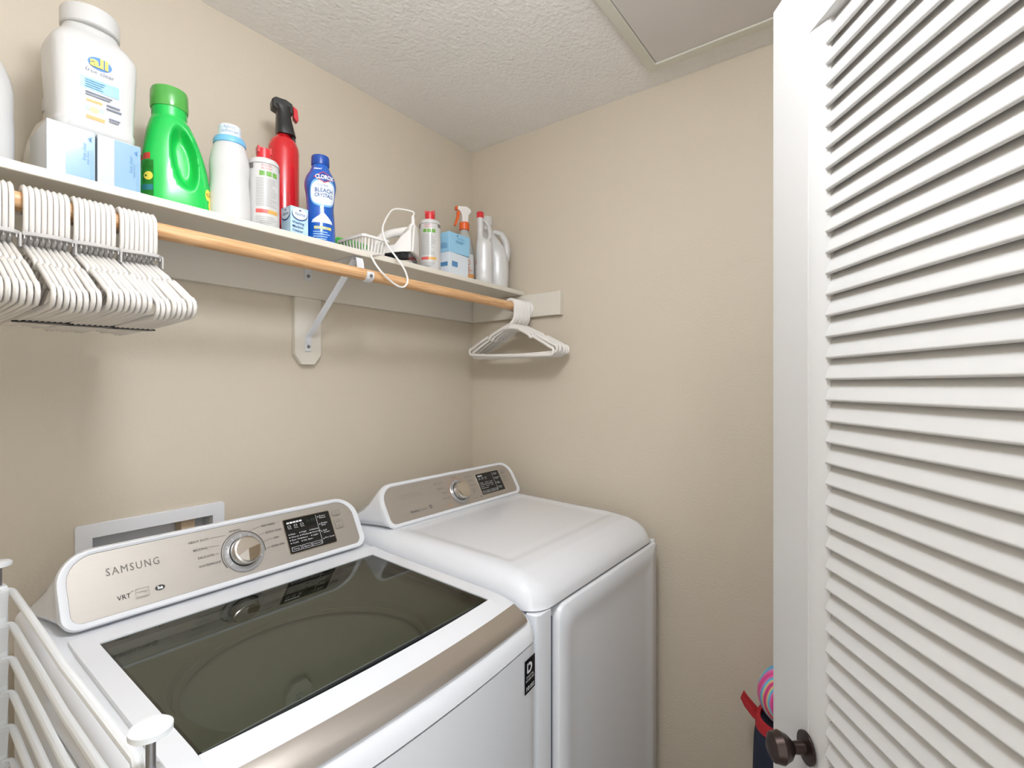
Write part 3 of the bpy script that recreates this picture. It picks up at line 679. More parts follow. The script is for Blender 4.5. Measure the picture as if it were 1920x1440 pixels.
def jug(name, loc, label, rz, w, d, h, capm, side=1, group=None):
    """white handled jug: shoulder, neck, cap and a loop handle"""
    r = thing(name, loc, label, 'jug', group, rz)
    bd = Body([(0, w*.44, d*.42, 3.2), (.006, w*.49, d*.49, 3.2), (h*.40, w*.5, d*.5, 3), (h*.58, w*.44, d*.47, 2.8, -side*w*.06), (h*.72, w*.30, d*.38, 2.4, -side*w*.14), (h*.80, w*.20, d*.22, 2, -side*w*.16), (h*.86, .019, .019, 2, -side*w*.16), (h*.90, .019, .019, 2, -side*w*.16)])
    put_part(r, 'body', bd.mesh(), PLW)
    b = MB(); s = side
    b.tube([(-s*w*.06, 0, h*.75), (s*w*.10, 0, h*.79), (s*w*.30, 0, h*.76), (s*w*.42, 0, h*.66), (s*w*.46, 0, h*.54), (s*w*.43, 0, h*.42), (s*w*.36, 0, h*.36)], [.010, .011, .012, .013, .014, .015, .012], 12); put_part(r, 'handle', b, PLW)
    b = MB().lathe([(.0215, h*.885), (.0215, h*.97), (.020, h), (.001, h)], 28, (-side*w*.16, 0)); put_part(r, 'cap', b, capm)
    return r, bd
SH = ST+.0003
jug('detergent_jug', (-1.512, -.165, SH), 'plain white handled jug at the hanger end of the shelf', .3, .16, .10, .27, PLW, -1)

# bottle half hidden behind the boxes
r = thing('softener_bottle', (-1.356, -.060, SH), 'cream bottle with yellow striped oval behind the pale blue boxes', 'bottle', rz=faces_cam(-1.356, -.060)-.1)
bd = Body([(0, .044, .034, 2.6), (.005, .047, .036, 2.6), (.09, .044, .035, 2.5), (.15, .028, .028, 2.1), (.165, .017, .017, 2), (.185, .017, .017, 2)]); put_part(r, 'body', bd.mesh(), pm('cream_plastic', (230, 224, 212), .35))
b = MB(); disc(b, bd.front(.0006), -.026, .088, .0055, .030); put_part(r, 'oval_label', b, pm('straw_yellow', (226, 196, 110), .4))
b = MB()
for k in range(5): rect(b, bd.front(.0010), -.030, .066+k*.011, -.022, .0685+k*.011)
put_part(r, 'stripes', b, pm('brown_print', (150, 118, 70), .5))
b = MB().lathe([(.019, .180), (.019, .205), (.001, .207)], 24); put_part(r, 'cap', b, PLW)

# two pale blue cartons carrying the big jug
def carton(x0, x1, yf, yb, z0, h, label, group=None):
    r = thing('dryer_sheet_carton', ((x0+x1)/2, (yf+yb)/2, z0), label, 'box', group); w, d = x1-x0, yb-yf
    put_part(r, 'box', MB().box((-w/2, -d/2, 0), (w/2, d/2, h)), pm('white_card_gloss', (196, 204, 212), .18, var=.01, coat=.4), bevel=.0012)
    fn = lambda u, v: Vector((-w/2+u, -d/2-.0006, v))
    b = MB(); rect(b, fn, w*.38, .001, w-.001, h-.002); put_part(r, 'blue_panel', b, pm('sky_blue_gloss', (144, 180, 206), .18, var=.03, vscale=25, coat=.4))
    f2 = lambda u, v: Vector((-w/2+u, -d/2-.0011, v)); b = MB(); put(b, text('free clear', .0085, 'RIGHT'), f2, w*.80, h*.76, math.pi/2)
    put(b, text('dryer sheets', .005, 'RIGHT'), f2, w*.86, h*.62, math.pi/2)
    for k in range(2): rect(b, f2, w*(.90+.04*k), h*.08, w*(.905+.04*k), h*.66)
    b.add([f2(w*.85, h*.80), f2(w*.93, h*.79), f2(w*.90, h*.85)], [(0, 1, 2)]); b.add([f2(w*.82, h*.84), f2(w*.90, h*.82), f2(w*.93, h*.90)], [(0, 1, 2)])
    put_part(r, 'lettering', b, MIDB)
    return r
carton(-1.402, -1.334, -.240, -.115, SH, .100, 'pale blue dryer sheet carton next to the cream bottle')
carton(-1.331, -1.263, -.240, -.115, SH, .100, 'pale blue dryer sheet carton next to the green bottle')

# big white jug on the cartons
jx, jy = -1.325, -.172
r = thing('powder_tub', (jx, jy, SH+.1003), 'large white detergent tub with blue oval logo standing on two cartons', 'tub', rz=.02)
bd = Body([(0, .054, .046, 5), (.006, .061, .052, 5), (.022, .063, .054, 5), (.026, .061, .0525, 5), (.155, .067, .055, 4.6), (.170, .066, .054, 4.4), (.188, .056, .046, 3.5), (.202, .046, .036, 2.6), (.216, .042, .034, 2.2)])
put_part(r, 'body', bd.mesh(), PLW)
f0 = bd.front(); T_ = lambda fn: (lambda u, z: fn(u, z*.93-.036)); f = T_(f0); g_ = T_(bd.front(.0022))
b = MB(); disc(b, f, .000, .185, .0185, .0125, 28); put_part(r, 'logo_oval', b, pm('logo_blue', (64, 130, 205), .35))
b = MB(); put(b, text('all', .026, 'CENTER', .0009, width=.028), g_, -.001, .1775); put_part(r, 'logo_lettering', b, YELL)
b = MB(); put(b, text('free clear', .0115, 'CENTER', width=.044), g_, 0, .163)
wavy(b, g_, -.022, .022, .115, .125, 2); wavy(b, g_, .010, .036, .098, .112, 2); wavy(b, g_, .014, .032, .075, .085, 2); put_part(r, 'lettering', b, pm('grey_blue_print', (112, 122, 142), .5))
b = MB(); rect(b, f, -.030, .128, .030, .152, 8, 1); put_part(r, 'blue_banner', b, pm('banner_blue', (150, 196, 222), .3, var=.05, vscale=30))
b = MB(); wavy(b, g_, -.022, .012, .131, .149, 4); put_part(r, 'banner_lettering', b, pm('banner_text', (110, 170, 214), .4))
b = MB(); rect(b, f, -.020, .104, .004, .109, 4, 1); put_part(r, 'orange_bar', b, ORNG); b = MB(); rect(b, f, -.020, .070, .008, .077, 4, 1); put_part(r, 'orange_bar', b, ORNG)
b = MB(); disc(b, f, -.008, .090, .0075, .006); put_part(r, 'badge', b, pm('pale_yellow', (240, 228, 150), .4)); b = MB(); disc(b, f, -.018, .092, .004, .005); disc(b, f, .003, .093, .004, .005); put_part(r, 'badge_leaves', b, pm('pale_green', (176, 214, 190), .4))
b = MB().lathe([(.044, .214), (.046, .216), (.046, .244), (.043, .249), (.001, .250)], 40); put_part(r, 'cap', b, PLW)

# green detergent bottle
gx, gy = -1.176, -.165
r = thing('green_detergent_bottle', (gx, gy, SH), 'bright green liquid detergent bottle with side handle and green cap', 'bottle', rz=faces_cam(gx, gy)*.55)
bd = Body([(0, .060, .042, 3.2), (.006, .066, .047, 3.2), (.05, .066, .048, 3), (.12, .058, .046, 2.8, -.003), (.17, .047, .042, 2.4, -.007), (.20, .037, .036, 2.1, -.010), (.207, .033, .033, 2, -.011), (.228, .033, .033, 2, -.011)], n=140)
zs_ = [.228*k/70 for k in range(71)]; mb = MB().loft([bd.ring(z) for z in zs_])
def dent(x, y, z):                                          # finger hollow in front of the handle grip
    if y > 0: return (x, y, z)
    c = .010-(z-.120)*.12; q = ((x-c)/.026)**2+((z-.120)/.072)**2
    k = max(0, 1-q); k = min(1, k*1.35); k = k*k*(3-2*k)
    return (x, y+.032*k, z)
put_part(r, 'body', mb.map(dent), GREEN, angle=70)
b = MB().lathe([(.0345, .2275), (.0355, .232), (.035, .264), (.033, .270), (.030, .271), (.028, .266), (.001, .265)], 36, (-.011, 0)); put_part(r, 'cap', b, pm('translucent_green_cap', (96, 190, 86), .2, trans=.25, coat=.3))
b = MB(); f = bd.front(.0009); rect(b, f, -.064, .012, -.045, .10, 6, 6); put_part(r, 'label', b, pm('leafy_green_label', (40, 128, 44), .35, var=.6, vscale=70))
b = MB(); rect(b, bd.front(.0014), -.0635, .102, -.050, .116, 6, 1); put_part(r, 'label_band', b, pm('label_red', (218, 72, 62), .4)); b = MB(); rect(b, bd.front(.0014), -.0625, .036, -.046, .048, 6, 1); put_part(r, 'label_band', b, pm('label_teal', (52, 128, 140), .4))
b = MB(); disc(b, bd.front(.0014), .0555, .052, .0065, .013); disc(b, bd.front(.0014), .060, .030, .004, .012); disc(b, bd.front(.0016), -.053, .066, .007, .009); put_part(r, 'sunflower_mark', b, YELL)
b = MB(); arc(b, bd.front(.002), .0555, .052, .0030, .0040, 0, 2*math.pi, 16); put_part(r, 'flower_ring', b, DKPR)

# white softener bottle with blue ring
sx, sy = -1.079, -.203
r = thing('fabric_softener_bottle', (sx, sy, SH), 'white fabric softener bottle with light blue collar between green bottle and spray can', 'bottle', rz=faces_cam(sx, sy))
bd = Body([(0, .040, .036, 2.4), (.005, .043, .039, 2.4), (.06, .0425, .039, 2.4), (.10, .040, .037, 2.3), (.135, .0415, .039, 2.2), (.165, .037, .036, 2.1), (.178, .033, .033, 2), (.182, .031, .031, 2)])
put_part(r, 'body', bd.mesh(), PLW)
b = MB().lathe([(.031, .1805), (.0335, .182), (.0335, .190), (.031, .196), (.024, .197)], 36); put_part(r, 'collar', b, pm('light_blue_plastic', (120, 186, 226), .3))
cp = Body([(.1965, .0235, .0235, 2), (.222, .0235, .0235, 2), (.225, .022, .022, 2)]); put_part(r, 'cap', cp.mesh(), pm('ice_white_plastic', (222, 232, 242), .3))
b = MB(); put(b, text('fabric', .0105, 'CENTER'), cp.front(.0011), 0, .2135); put(b, text('softener', .0105, 'CENTER'), cp.front(.0011), 0, .2045); put_part(r, 'cap_lettering', b, pm('softener_grey_blue', (140, 160, 186), .5))
b = MB(); f = bd.front(.0008, rot=-1.0)
for k in range(12): put(b, text(random.choice(('clear', 'soft', 'free', 'gentle')), .008), f, -.010+random.uniform(-.004, .004), .02+k*.0085)
put_part(r, 'lettering', b, pm('softener_print', (150, 170, 196), .5))

# can with yellow cap, mostly hidden
r = thing('yellow_capped_can', (-.990, -.105, SH), 'grey and gold spray can with yellow cap behind the white can', 'spray can', rz=faces_cam(-.990, -.105))
bd = Body([(0, .031, .031, 2), (.003, .033, .033, 2), (.135, .033, .033, 2), (.150, .024, .024, 2), (.155, .018, .018, 2)]); put_part(r, 'body', bd.mesh(), pm('grey_blue_can', (206, 212, 222), .3, .3))
b = MB(); f = bd.front(.0006); rect(b, f, -.05, .002, .05, .05, 20, 1); put_part(r, 'gold_band', b, pm('gold_print', (214, 160, 60), .3, .3))
b = MB(); put(b, text('U', .03, 'LEFT', .001), bd.front(.001), -.030, .075); put_part(r, 'lettering', b, YELL)
b = MB().lathe([(.017, .1545), (.017, .185), (.014, .19), (.001, .19)], 24); put_part(r, 'cap', b, pm('yellow_plastic', (232, 206, 80), .35))

# two white cans with red spray caps
def can(x, y, label, turn, red_grey):
    r = thing('spray_can', (x, y, SH), label, 'spray can', rz=faces_cam(x, y)+turn)
    bd = Body([(0, .0325, .0325, 2), (.003, .0345, .0345, 2), (.158, .0345, .0345, 2), (.163, .0335, .0335, 2), (.168, .030, .030, 2), (.170, .026, .026, 2)]); put_part(r, 'body', bd.mesh(), PLW)
    b = MB(); b.lathe([(.0165, .1695), (.0165, .178), (.0155, .196)], 24, cap=False); b.lathe([(.001, .186), (.0155, .186)], 24, cap=False)
    b.prism([(-.0155, .186), (.0155, .186), (.0155, .203), (.009, .1995), (-.009, .1995), (-.0155, .203)], lambda u, v, w: (u, -.011+w*1.0, v), .022); put_part(r, 'cap', b, RED, bevel=.001)
    f = bd.front(.0006)
    b = MB(); rect(b, f, -.045, .153, .045, .1545, 20, 1); rect(b, f, -.049, .141, -.032, .1545, 6, 1); rect(b, f, .032, .143, .049, .1545, 6, 1); put_part(r, 'grey_band', b, GREYP)
    b = MB(); put(b, text('ANTIBACTERIAL', .0065, 'CENTER', width=.024), f, -.002, .146); put(b, text('DISINFECTANT', .0065, 'CENTER', width=.024), f, -.002, .139); put_part(r, 'red_lettering', b, pm('red_print', (206, 84, 92), .5))
    b = MB()
    for k in range(3): rect(b, f, -.018+k*.0145, .124, -.006+k*.0145, .135, 3, 1)
    put_part(r, 'green_pictograms', b, pm('green_print', (112, 168, 72), .4, var=.5, vscale=160))
    b = MB(); wavy(b, f, -.026, .024, .052, .120, 18, .35); wavy(b, f, -.026, .024, .012, .030, 4, .35)
    for k in range(10): rect(b, f, -.018+k*.0022, .006, -.018+k*.0022+random.choice((.0007, .0013)), .018)
    put_part(r, 'small_print', b, pm('small_grey_print', (168, 166, 164), .5))
    b = MB(); rect(b, f, -.026, .036, .0, .045, 5, 1); put_part(r, 'label_bar', b, pm('bar_red', (216, 92, 88), .4)); b = MB(); rect(b, f, .0, .036, .026, .045, 5, 1); put_part(r, 'label_bar', b, pm('bar_amber', (222, 172, 92), .4))
can(-1.006, -.215, 'white disinfectant can with red cap in front of the fire extinguisher', .25, 1)
can(-.456, -.215, 'white disinfectant can with red cap between the iron and blue cartons', -.15, 0)

# fire extinguisher
ex, ey = -.903, -.118
r = thing('fire_extinguisher', (ex, ey, SH), 'red fire extinguisher with black pistol-grip head', 'extinguisher', rz=faces_cam(ex, ey)*.6)
b = MB().lathe([(.034, 0), (.0385, .004), (.039, .010), (.039, .255), (.0375, .268), (.032, .283), (.023, .293), (.018, .297), (.0165, .312), (.0165, .318)], 44); put_part(r, 'cylinder', b, pm('extinguisher_red', (208, 30, 38), .22, coat=.4))
hd = Body([(.300, .024, .026, 3, .006), (.310, .023, .026, 3, .004), (.345, .0185, .022, 3, 0), (.362, .0175, .021, 3, -.001), (.375, .021, .021, 3.4, -.004)])
put_part(r, 'head', hd.mesh(), BLACKP)
b = MB(); b.prism([(-.030, .366), (-.031, .386), (-.022, .394), (.004, .393), (.020, .386), (.022, .360), (-.010, .358)], lambda u, v, w: (u, -.016+w, v), .032); put_part(r, 'nozzle_block', b, BLACKP, bevel=.003)
b = MB(); b.prism([(.010, .334), (.018, .336), (.024, .306), (.030, .288), (.025, .284), (.016, .300)], lambda u, v, w: (u, -.012+w, v), .024); put_part(r, 'grip', b, BLACKP, bevel=.003)
b = MB(); b.prism([(.0225, .386), (.034, .378), (.037, .350), (.033, .345), (.024, .354)], lambda u, v, w: (u, -.009+w, v), .018); put_part(r, 'trigger', b, RED, bevel=.002)

# small cleaner box
hx, hy = -.9285, -.2175
r = thing('cleaner_box', (hx, hy, SH), 'small light blue washing machine cleaner box beside the bleach bottle', 'box')
w_, d_, h_ = .047, .045, .076
put_part(r, 'box', MB().box((-w_/2, -d_/2, 0), (w_/2, d_/2, h_)), pm('ice_blue_card', (190, 220, 238), .35, var=.04, vscale=30), bevel=.001)
fr = lambda o: (lambda u, v: Vector((u, -d_/2-o, v))); lf = lambda o: (lambda u, v: Vector((-w_/2-o, -u, v)))
NAVY = pm('navy_print', (36, 72, 130), .4); PALE = pm('pale_card', (226, 238, 246), .35)
for mk, nm in ((fr, 'front'), (lf, 'side')):
    b = MB(); disc(b, mk(.0005), 0, .058, .021, .0155, 28); put_part(r, 'badge_edge', b, NAVY)
    b = MB(); disc(b, mk(.0009), 0, .0598, .0195, .0145, 28); put_part(r, 'badge', b, PALE)
    b = MB(); put(b, text('home', .012, 'CENTER', 0, .3), mk(.0013), 0, .055); disc(b, mk(.0013), .001, .068, .003, .002)
    if nm == 'front':
        for k, s in enumerate(('Washing', 'Machine', 'Cleaner')): put(b, text(s, .0088, 'LEFT', .0001), mk(.0013), -.0195, .0335-k*.0098)
    put_part(r, 'lettering', b, NAVY)

# bleach crystals bottle
cx_, cy_ = -.853, -.212
r = thing('bleach_crystals_bottle', (cx_, cy_, SH), 'royal blue bleach crystals bottle with narrow waist and blue cap', 'bottle', rz=faces_cam(cx_, cy_)+.12)
bd = Body([(0, .034, .034, 2), (.004, .037, .037, 2), (.03, .0375, .0375, 2), (.075, .035, .035, 2), (.10, .0335, .0335, 2), (.135, .0365, .0365, 2), (.160, .0395, .0395, 2), (.178, .036, .036, 2), (.196, .026, .026, 2), (.206, .022, .022, 2), (.212, .021, .021, 2)])
put_part(r, 'body', bd.mesh(), pm('royal_blue_gloss', (24, 92, 188), .22, var=.25, vscale=18, coat=.4))
b = MB().lathe([(.0225, .2115), (.023, .214), (.0225, .232), (.0215, .236), (.001, .236)], 32); put_part(r, 'cap', b, pm('cap_blue', (28, 74, 160), .3))
f = bd.front(.0006)
def fpatch(fn, pts, n=6):                                   # outline filled by a fan of strips that follow the surface
    pts = [(a[0]+(c[0]-a[0])*k/5, a[1]+(c[1]-a[1])*k/5) for a, c in zip(pts, pts[1:]+pts[:1]) for k in range(5)]
    mb = MB(); cu = sum(p[0] for p in pts)/len(pts); cv = sum(p[1] for p in pts)/len(pts); N = len(pts)
    v = [fn(cu+(p[0]-cu)*k/n, cv+(p[1]-cv)*k/n) for k in range(n+1) for p in pts]
    return mb.add(v, [(k*N+i, k*N+(i+1) % N, (k+1)*N+(i+1) % N, (k+1)*N+i) for k in range(n) for i in range(N)])
ell = lambda u, v, a, c, p=2, n=32: [(u+a*math.copysign(abs(math.cos(2*math.pi*k/n))**(2/p), math.cos(2*math.pi*k/n)), v+c*math.copysign(abs(math.sin(2*math.pi*k/n))**(2/p), math.sin(2*math.pi*k/n))) for k in range(n)]
put_part(r, 'glow_halo', fpatch(bd.front(.0004), ell(.004, .132, .036, .036, 2.6)), pm('halo_blue', (120, 186, 236), .3))
put_part(r, 'white_field', fpatch(bd.front(.0008), ell(.004, .131, .033, .030, 2.8)), pm('label_white', (236, 243, 250), .3))
put_part(r, 'logo_border', fpatch(bd.front(.0012), [(-.022, .170), (.004, .188), (.032, .170), (.004, .155)]), pm('logo_red', (214, 60, 66), .35))
put_part(r, 'logo_field', fpatch(bd.front(.0015), [(-.0185, .170), (.004, .1855), (.0285, .170), (.004, .1575)]), pm('logo_navy', (28, 70, 150), .35))
b = MB(); put(b, text('CLOROX', .016, 'CENTER', .0006, width=.046), bd.front(.0022), .006, .1655); put(b, text('New!', .0085, 'CENTER', .0002, .25), bd.front(.0022), -.010, .193); put_part(r, 'logo_lettering', b, pm('bright_white_print', (244, 246, 248), .4))
b = MB(); put(b, text('CONTROL', .0072, 'CENTER', width=.026), bd.front(.0014), .002, .1465); put(b, text('BLEACH', .0145, 'CENTER', .0002, width=.045), bd.front(.0014), .005, .1320); put(b, text('CRYSTALS', .0130, 'CENTER', .0002, width=.047), bd.front(.0014), .005, .1200); put_part(r, 'lettering', b, pm('label_blue_text', (46, 92, 158), .4))
cr = [(-.027, .053), (-.024, .060), (-.010, .070), (.001, .080), (.004, .080), (.014, .071), (.026, .060), (.029, .053)]
put_part(r, 'pouring_stream', fpatch(f, [(.0005, .078), (.0, .101), (.004, .101), (.0045, .078)]), pm('crystal_white', (222, 230, 240), .5, var=.25, vscale=400))
put_part(r, 'crystals_picture', fpatch(f, cr), pm('crystal_white', (222, 230, 240), .5, var=.25, vscale=400))
b = MB(); rect(b, f, -.020, .036, .024, .043, 8, 1); put_part(r, 'yellow_band', b, YELL)
b = MB(); wavy(b, bd.front(.0012), -.022, .024, .008, .032, 4, .4); wavy(b, bd.front(.0012), -.018, .020, .037, .042, 1, .5); put_part(r, 'small_print', b, pm('pale_blue_text', (150, 196, 236), .5))

# little basket with a green bottle lying in it
bx0, bx1, by0, by1 = -.742, -.655, -.248, -.118; bz = SH; bh = .055
r = thing('slotted_basket', ((bx0+bx1)/2, (by0+by1)/2, bz), 'small white slotted plastic basket beside the bleach bottle', 'basket')
cxm, cym = (bx0+bx1)/2, (by0+by1)/2
def bw(u, v, z): k = .82+.18*z/bh; return ((u-cxm)*k, (v-cym)*k, z)
b = MB(); b.box((bx0, by0, 0), (bx1, by1, .003)); b.map(lambda x, y, z: bw(x, y, z)); put_part(r, 'bottom', b, WHITEP)
o_ = rrect(bx0-.004, by0-.004, bx1+.004, by1+.004, (.01,)*4, 4); i_ = rrect(bx0+.001, by0+.001, bx1-.001, by1-.001, (.008,)*4, 4)
b = MB(); b.loft([[(x-cxm, y-cym, bh-.007) for x, y in o_], [(x-cxm, y-cym, bh) for x, y in o_], [(x-cxm, y-cym, bh) for x, y in i_], [(x-cxm, y-cym, bh-.007) for x, y in i_]], cap=False, closed=True); put_part(r, 'rim', b, WHITEP)
b = MB(); b.loft([[bw(x, y, .0) for x, y in i_], [bw(x, y, .014) for x, y in i_], [(p[0]*.96, p[1]*.97, .014) for p in [bw(x, y, .014) for x, y in i_]], [(p[0]*.96, p[1]*.97, .0) for p in [bw(x, y, .0) for x, y in i_]]], cap=False, closed=True); put_part(r, 'lower_band', b, WHITEP)
def rib(pa, pb, nx_, ny_):
    b = MB(); (xa, ya, za), (xb, yb_, zb_) = pa, pb; h = .0028
    b.loft([[(xa+nx_*s*h+ny_*q*.001, ya+ny_*s*h+nx_*q*.001, za) for s, q in ((-1, -1), (1, -1), (1, 1), (-1, 1))], [(xb+nx_*s*h+ny_*q*.001, yb_+ny_*s*h+nx_*q*.001, zb_) for s, q in ((-1, -1), (1, -1), (1, 1), (-1, 1))]]); put_part(r, 'rib', b, WHITEP)
for k in range(7):
    x = bx0+.006+(bx1-bx0-.012)*k/6
    for y in (by0, by1): rib(bw(x, y, .012), bw(x, y, bh-.005), 1, 0)
for k in range(9):
    y = by0+.007+(by1-by0-.014)*k/8
    for x in (bx0, bx1): rib(bw(x, y, .012), bw(x, y, bh-.005), 0, 1)
gb = MB().lathe([(.013, 0), (.016, .003), (.016, .066), (.010, .074), (.010, .078)], 24); gb2 = MB().lathe([(.0125, .077), (.013, .079), (.012, .098), (.001, .099)], 24)
gr = thing('green_bottle_small', (-.712, -.175, SH+.0215), 'small bright green bottle leaning inside the white slotted basket', 'bottle', rz=math.radians(115))
rotm = lambda x, y, z: (z*math.cos(.33)-x*math.sin(.33)-.03, y, x*math.cos(.33)+z*math.sin(.33)+.004)
obj('body', gb.map(rotm), pm('leaf_green', (70, 176, 60), .3), gr, local=True); obj('cap', gb2.map(rotm), pm('leaf_green_cap', (60, 190, 70), .3), gr, local=True)

# travel iron: nose to the wall, heel to the room
ix, iy = -.580, -.190
r = thing('clothes_iron', (ix, iy, SH), 'white steam iron with black base and white cord on the shelf', 'iron', rz=math.radians(-58))
# local x from nose (-) to heel (+); half width tapers to the nose
hw_ = lambda x: .050*math.sqrt(max(.02, min(1, (x+.112)/.13)))
def irod(prof, wk, m, name, **k):
    mb = MB(); secs = []
    for x, z0_, z1_ in prof:
        a = hw_(x)*wk; e = (z1_-z0_)*.25
        secs.append([(x, -a, z0_), (x, a, z0_), (x, a*.97, z1_-e), (x, a*.70, z1_), (x, -a*.70, z1_), (x, -a*.97, z1_-e)])
    return put_part(r, name, mb.loft(secs), m, **k)
irod([(-.108, .0, .006), (-.09, 0, .010), (-.05, 0, .012), (.0, 0, .012), (.052, 0, .012), (.058, 0, .011)], 1, CHROME, 'soleplate')
irod([(-.104, .0125, .018), (-.085, .0125, .026), (-.05, .0125, .030), (.0, .0125, .034), (.050, .0125, .036), (.056, .0125, .034)], .97, pm('black_gloss_plastic', (26, 26, 28), .15), 'base')
irod([(-.096, .0185, .026), (-.07, .028, .046), (-.045, .031, .060), (-.015, .0335, .060), (.010, .035, .064), (.034, .036, .098), (.058, .0355, .124), (.062, .036, .120)], .92, WHITEP, 'body')
b = MB(); b.tube([(-.060, 0, .052), (-.056, 0, .078), (-.036, 0, .098), (-.005, 0, .106), (.030, 0, .110), (.052, 0, .112)], [.016, .015, .0135, .013, .0135, .014], 14); put_part(r, 'handle', b, WHITEP)
b = MB(); b.prism([(-.034, .038), (.034, .038), (.016, .128), (-.016, .128)], lambda u, v, w: (.0605+w, u, v), .006); put_part(r, 'heel', b, WHITEP, bevel=.003)
b = MB(); b.tube([(.052, .006, .118), (.054, .007, .133), (.054, .008, .148), (.053, .008, .160)], [.0075, .0065, .0055, .004], 12); put_part(r, 'cord_guard', b, WHITEP)
c0 = Vector(r.location); cg = Matrix.Rotation(math.radians(-58), 3, 'Z') @ Vector((.053, .008, .158)) + c0
pts = [cg, cg+Vector((-.002, -.002, .014))]+[onY(*q) for q in ((741, 392, -.205), (727, 405, -.225), (718, 425, -.24), (719, 442, -.255), (728, 462, -.268), (742, 481, -.286), (754, 498, -.306), (762, 514, -.321), (764, 529, -.324), (757, 538, -.325), (745, 536, -.325), (727, 522, -.325), (711, 505, -.322), (700, 488, -.300), (697, 478, -.283))]+[Vector((-.690, -.268, ST+.0035)), Vector((-.676, -.235, ST+.0032)), Vector((-.640, -.18, ST+.0032))]
sm = []
for i in range(len(pts)-1):
    p0, p1, p2, p3 = pts[max(0, i-1)], pts[i], pts[i+1], pts[min(len(pts)-1, i+2)]
    for k in range(5):
        t = k/5; sm.append(.5*((2*p1)+(p2-p0)*t+(2*p0-5*p1+4*p2-p3)*t*t+(3*p1-p0-3*p2+p3)*t**3))
sm.append(pts[-1])
ir = Matrix.Rotation(-math.radians(-58), 3, 'Z')
b = MB(); b.tube([ir @ (Vector(p)-c0) for p in sm], .0028, 8); put_part(r, 'cord', b, WHITEP)

# two cartons on the right
def carton2(x0, yf, z0, w, d, h, label, col, rz=0, lower=False):
    r = thing('blue_carton', (x0+w/2, yf+d/2, z0), label, 'box', rz=rz)
    put_part(r, 'box', MB().box((-w/2, -d/2, 0), (w/2, d/2, h)), col, bevel=.001)
    fn = lambda u, v: Vector((u, -d/2-.0006, v)); ln = lambda u, v: Vector((-w/2-.0006, -u, v))
    b = MB()
    if lower: rect(b, fn, -.038, .036, -.008, .054); rect(b, ln, -.020, .036, .020, .050)
    else: put(b, text('free clear', .010, 'CENTER'), fn, .005, h*.72); disc(b, fn, -.012, h*.88, .004, .003); wavy(b, fn, -.02, .03, h*.5, h*.66, 2); wavy(b, ln, -.022, .022, h*.2, h*.5, 4)
    put_part(r, 'lettering', b, MIDB); return r
carton2(-.389, -.235, SH, .100, .056, .083, 'white and pale blue carton under another carton by the white can', pm('white_blue_card', (222, 230, 238), .3, var=.03, vscale=20), .05, True)
carton2(-.389, -.237, SH+.0833, .104, .058, .068, 'sky blue carton on top of the white carton by the spray bottle', pm('sky_card', (152, 204, 234), .3, var=.03, vscale=20), .0)

# spray bottle with orange trigger
px_, py_ = -.206, -.140
r = thing('trigger_spray_bottle', (px_, py_, SH), 'clear spray bottle with orange collar and white trigger head', 'spray bottle', rz=faces_cam(px_, py_)*.5)
bd = Body([(0, .036, .030, 2.6), (.005, .039, .033, 2.6), (.10, .038, .032, 2.5), (.15, .033, .028, 2.2), (.19, .022, .022, 2), (.205, .016, .016, 2), (.22, .0155, .0155, 2)]); put_part(r, 'body', bd.mesh(), pm('cloudy_clear_plastic', (214, 216, 212), .2, trans=.35))
f = bd.front(.0007); b = MB(); rect(b, f, -.026, .03, .026, .12, 8, 4); put_part(r, 'label', b, pm('pale_label', (232, 230, 226), .4)); b = MB(); rect(b, bd.front(.0012), -.026, .032, .026, .046, 8, 1); put_part(r, 'orange_band', b, ORNG)
b = MB(); arc(b, bd.front(.0012), 0, .088, .008, .0105, 0, 2*math.pi, 20); wavy(b, bd.front(.0012), -.02, .02, .05, .074, 4); put_part(r, 'label_print', b, pm('label_orange_print', (226, 140, 96), .5))
ORT = pm('orange_plastic', (236, 104, 44), .3)
b = MB().lathe([(.0165, .214), (.019, .216), (.0195, .240), (.016, .244)], 28); put_part(r, 'collar', b, ORT)
b = MB(); b.prism([(-.030, .288), (-.028, .300), (.004, .304), (.022, .296), (.026, .286), (.014, .272), (.012, .243), (-.012, .243), (-.012, .268), (-.020, .284)], lambda u, v, w: (u, -.010+w, v), .020); put_part(r, 'spray_head', b, WHITEP, bevel=.002)
b = MB(); b.prism([(-.030, .284), (-.020, .282), (-.022, .262), (-.030, .240), (-.036, .226), (-.041, .228), (-.036, .246), (-.031, .264)], lambda u, v, w: (u, -.006+w, v), .012); b.prism([(-.036, .287), (-.030, .286), (-.030, .301), (-.036, .300)], lambda u, v, w: (u, -.008+w, v), .016); put_part(r, 'trigger', b, ORT, bevel=.001)

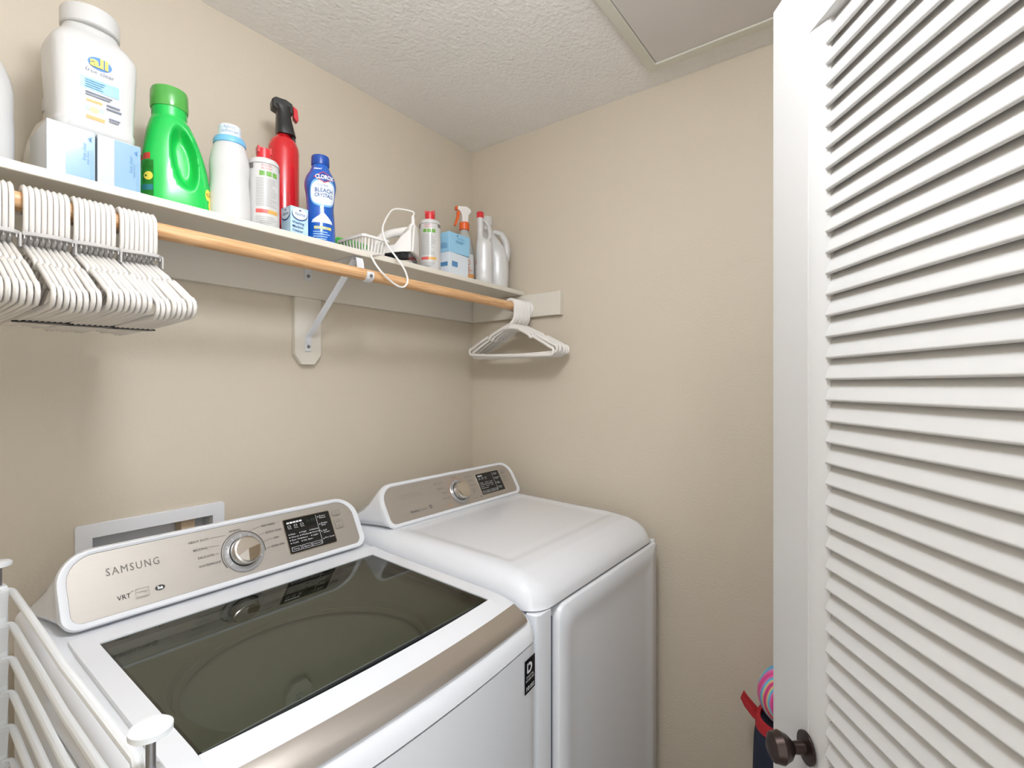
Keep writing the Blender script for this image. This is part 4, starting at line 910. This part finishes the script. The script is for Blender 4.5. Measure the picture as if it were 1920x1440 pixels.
# white bottle with red cap
wx, wy = -.184, -.218
r = thing('red_capped_bottle', (wx, wy, SH), 'slim white bottle with red cap and grip loop next to the spray bottle', 'bottle', rz=faces_cam(wx, wy))
bd = Body([(0, .028, .024, 2.8), (.005, .031, .027, 2.8), (.14, .030, .026, 2.6), (.165, .026, .024, 2.4), (.178, .014, .016, 2.2, -.012), (.225, .012, .013, 2, -.013), (.252, .0125, .0125, 2, -.014)]); put_part(r, 'body', bd.mesh(), PLW)
b = MB(); b.tube([(.014, 0, .168), (.022, 0, .185), (.018, 0, .222), (.004, 0, .242), (-.010, 0, .242)], [.007, .0065, .006, .006, .006], 10); put_part(r, 'handle', b, PLW)
b = MB().lathe([(.0135, .251), (.0135, .270), (.012, .273), (.001, .273)], 24, (-.014, 0)); put_part(r, 'cap', b, RED)
f = bd.front(.0006); b = MB(); wavy(b, f, -.02, .02, .04, .06, 3, .2); put_part(r, 'small_print', b, pm('faint_grey', (206, 204, 200), .5)); b = MB(); rect(b, f, -.030, .075, -.0275, .10, 1, 1); put_part(r, 'red_mark', b, RED)

jug('bleach_jug', (-.096, -.185, SH), 'plain white handled jug at the end wall end of the shelf', faces_cam(-.096, -.185)-.15, .128, .086, .285, PLW, 1)

# ------------------------------------------------------------------ bag and ball behind the door, by the end wall
bx_, by_ = -.106, -1.222
r = thing('sports_bag', (bx_, by_, 0), 'tall navy fabric bag with red trim beside the end wall', 'bag')
NAVYF = pm('navy_fabric', (38, 44, 62), .85, var=.25, vscale=60, bump=.3, bscale=400)
bd = Body([(0, .085, .095, 3), (.01, .09, .10, 3), (.30, .09, .10, 2.8), (.50, .086, .096, 2.6), (.545, .08, .09, 2.4)]); put_part(r, 'body', bd.mesh(), NAVYF)
REDF = pm('red_fabric', (186, 40, 48), .7, var=.1, vscale=60, bump=.3, bscale=400)
b = MB(); b.loft([[(1.02*p[0], 1.02*p[1], .535) for p in bd.ring(.535)], [(1.035*p[0], 1.035*p[1], .547) for p in bd.ring(.545)], [(1.0*p[0], 1.0*p[1], .560) for p in bd.ring(.545)], [(.9*p[0], .9*p[1], .561) for p in bd.ring(.545)], [(.9*p[0], .9*p[1], .533) for p in bd.ring(.535)]], cap=False, closed=True); put_part(r, 'rim_trim', b, REDF)
b = MB(); b.prism([(.084, .535), (.090, .560), (.115, .582), (.126, .596), (.130, .584), (.120, .565), (.098, .542)], lambda u, v, w: (-.02+w, u, v), .028); put_part(r, 'strap_tab', b, REDF, bevel=.002)
b = MB(); n_ = 32
b.lathe([(max(.0006, .078*math.sin(math.pi*k/24)), -.078*math.cos(math.pi*k/24)) for k in range(25)], n_)
o = obj('play_ball', b, BALLM, None, angle=80); o.location = (bx_-.006, by_+.010, .6245); tag(o, 'pink and blue swirled play ball resting on the navy bag', 'ball')
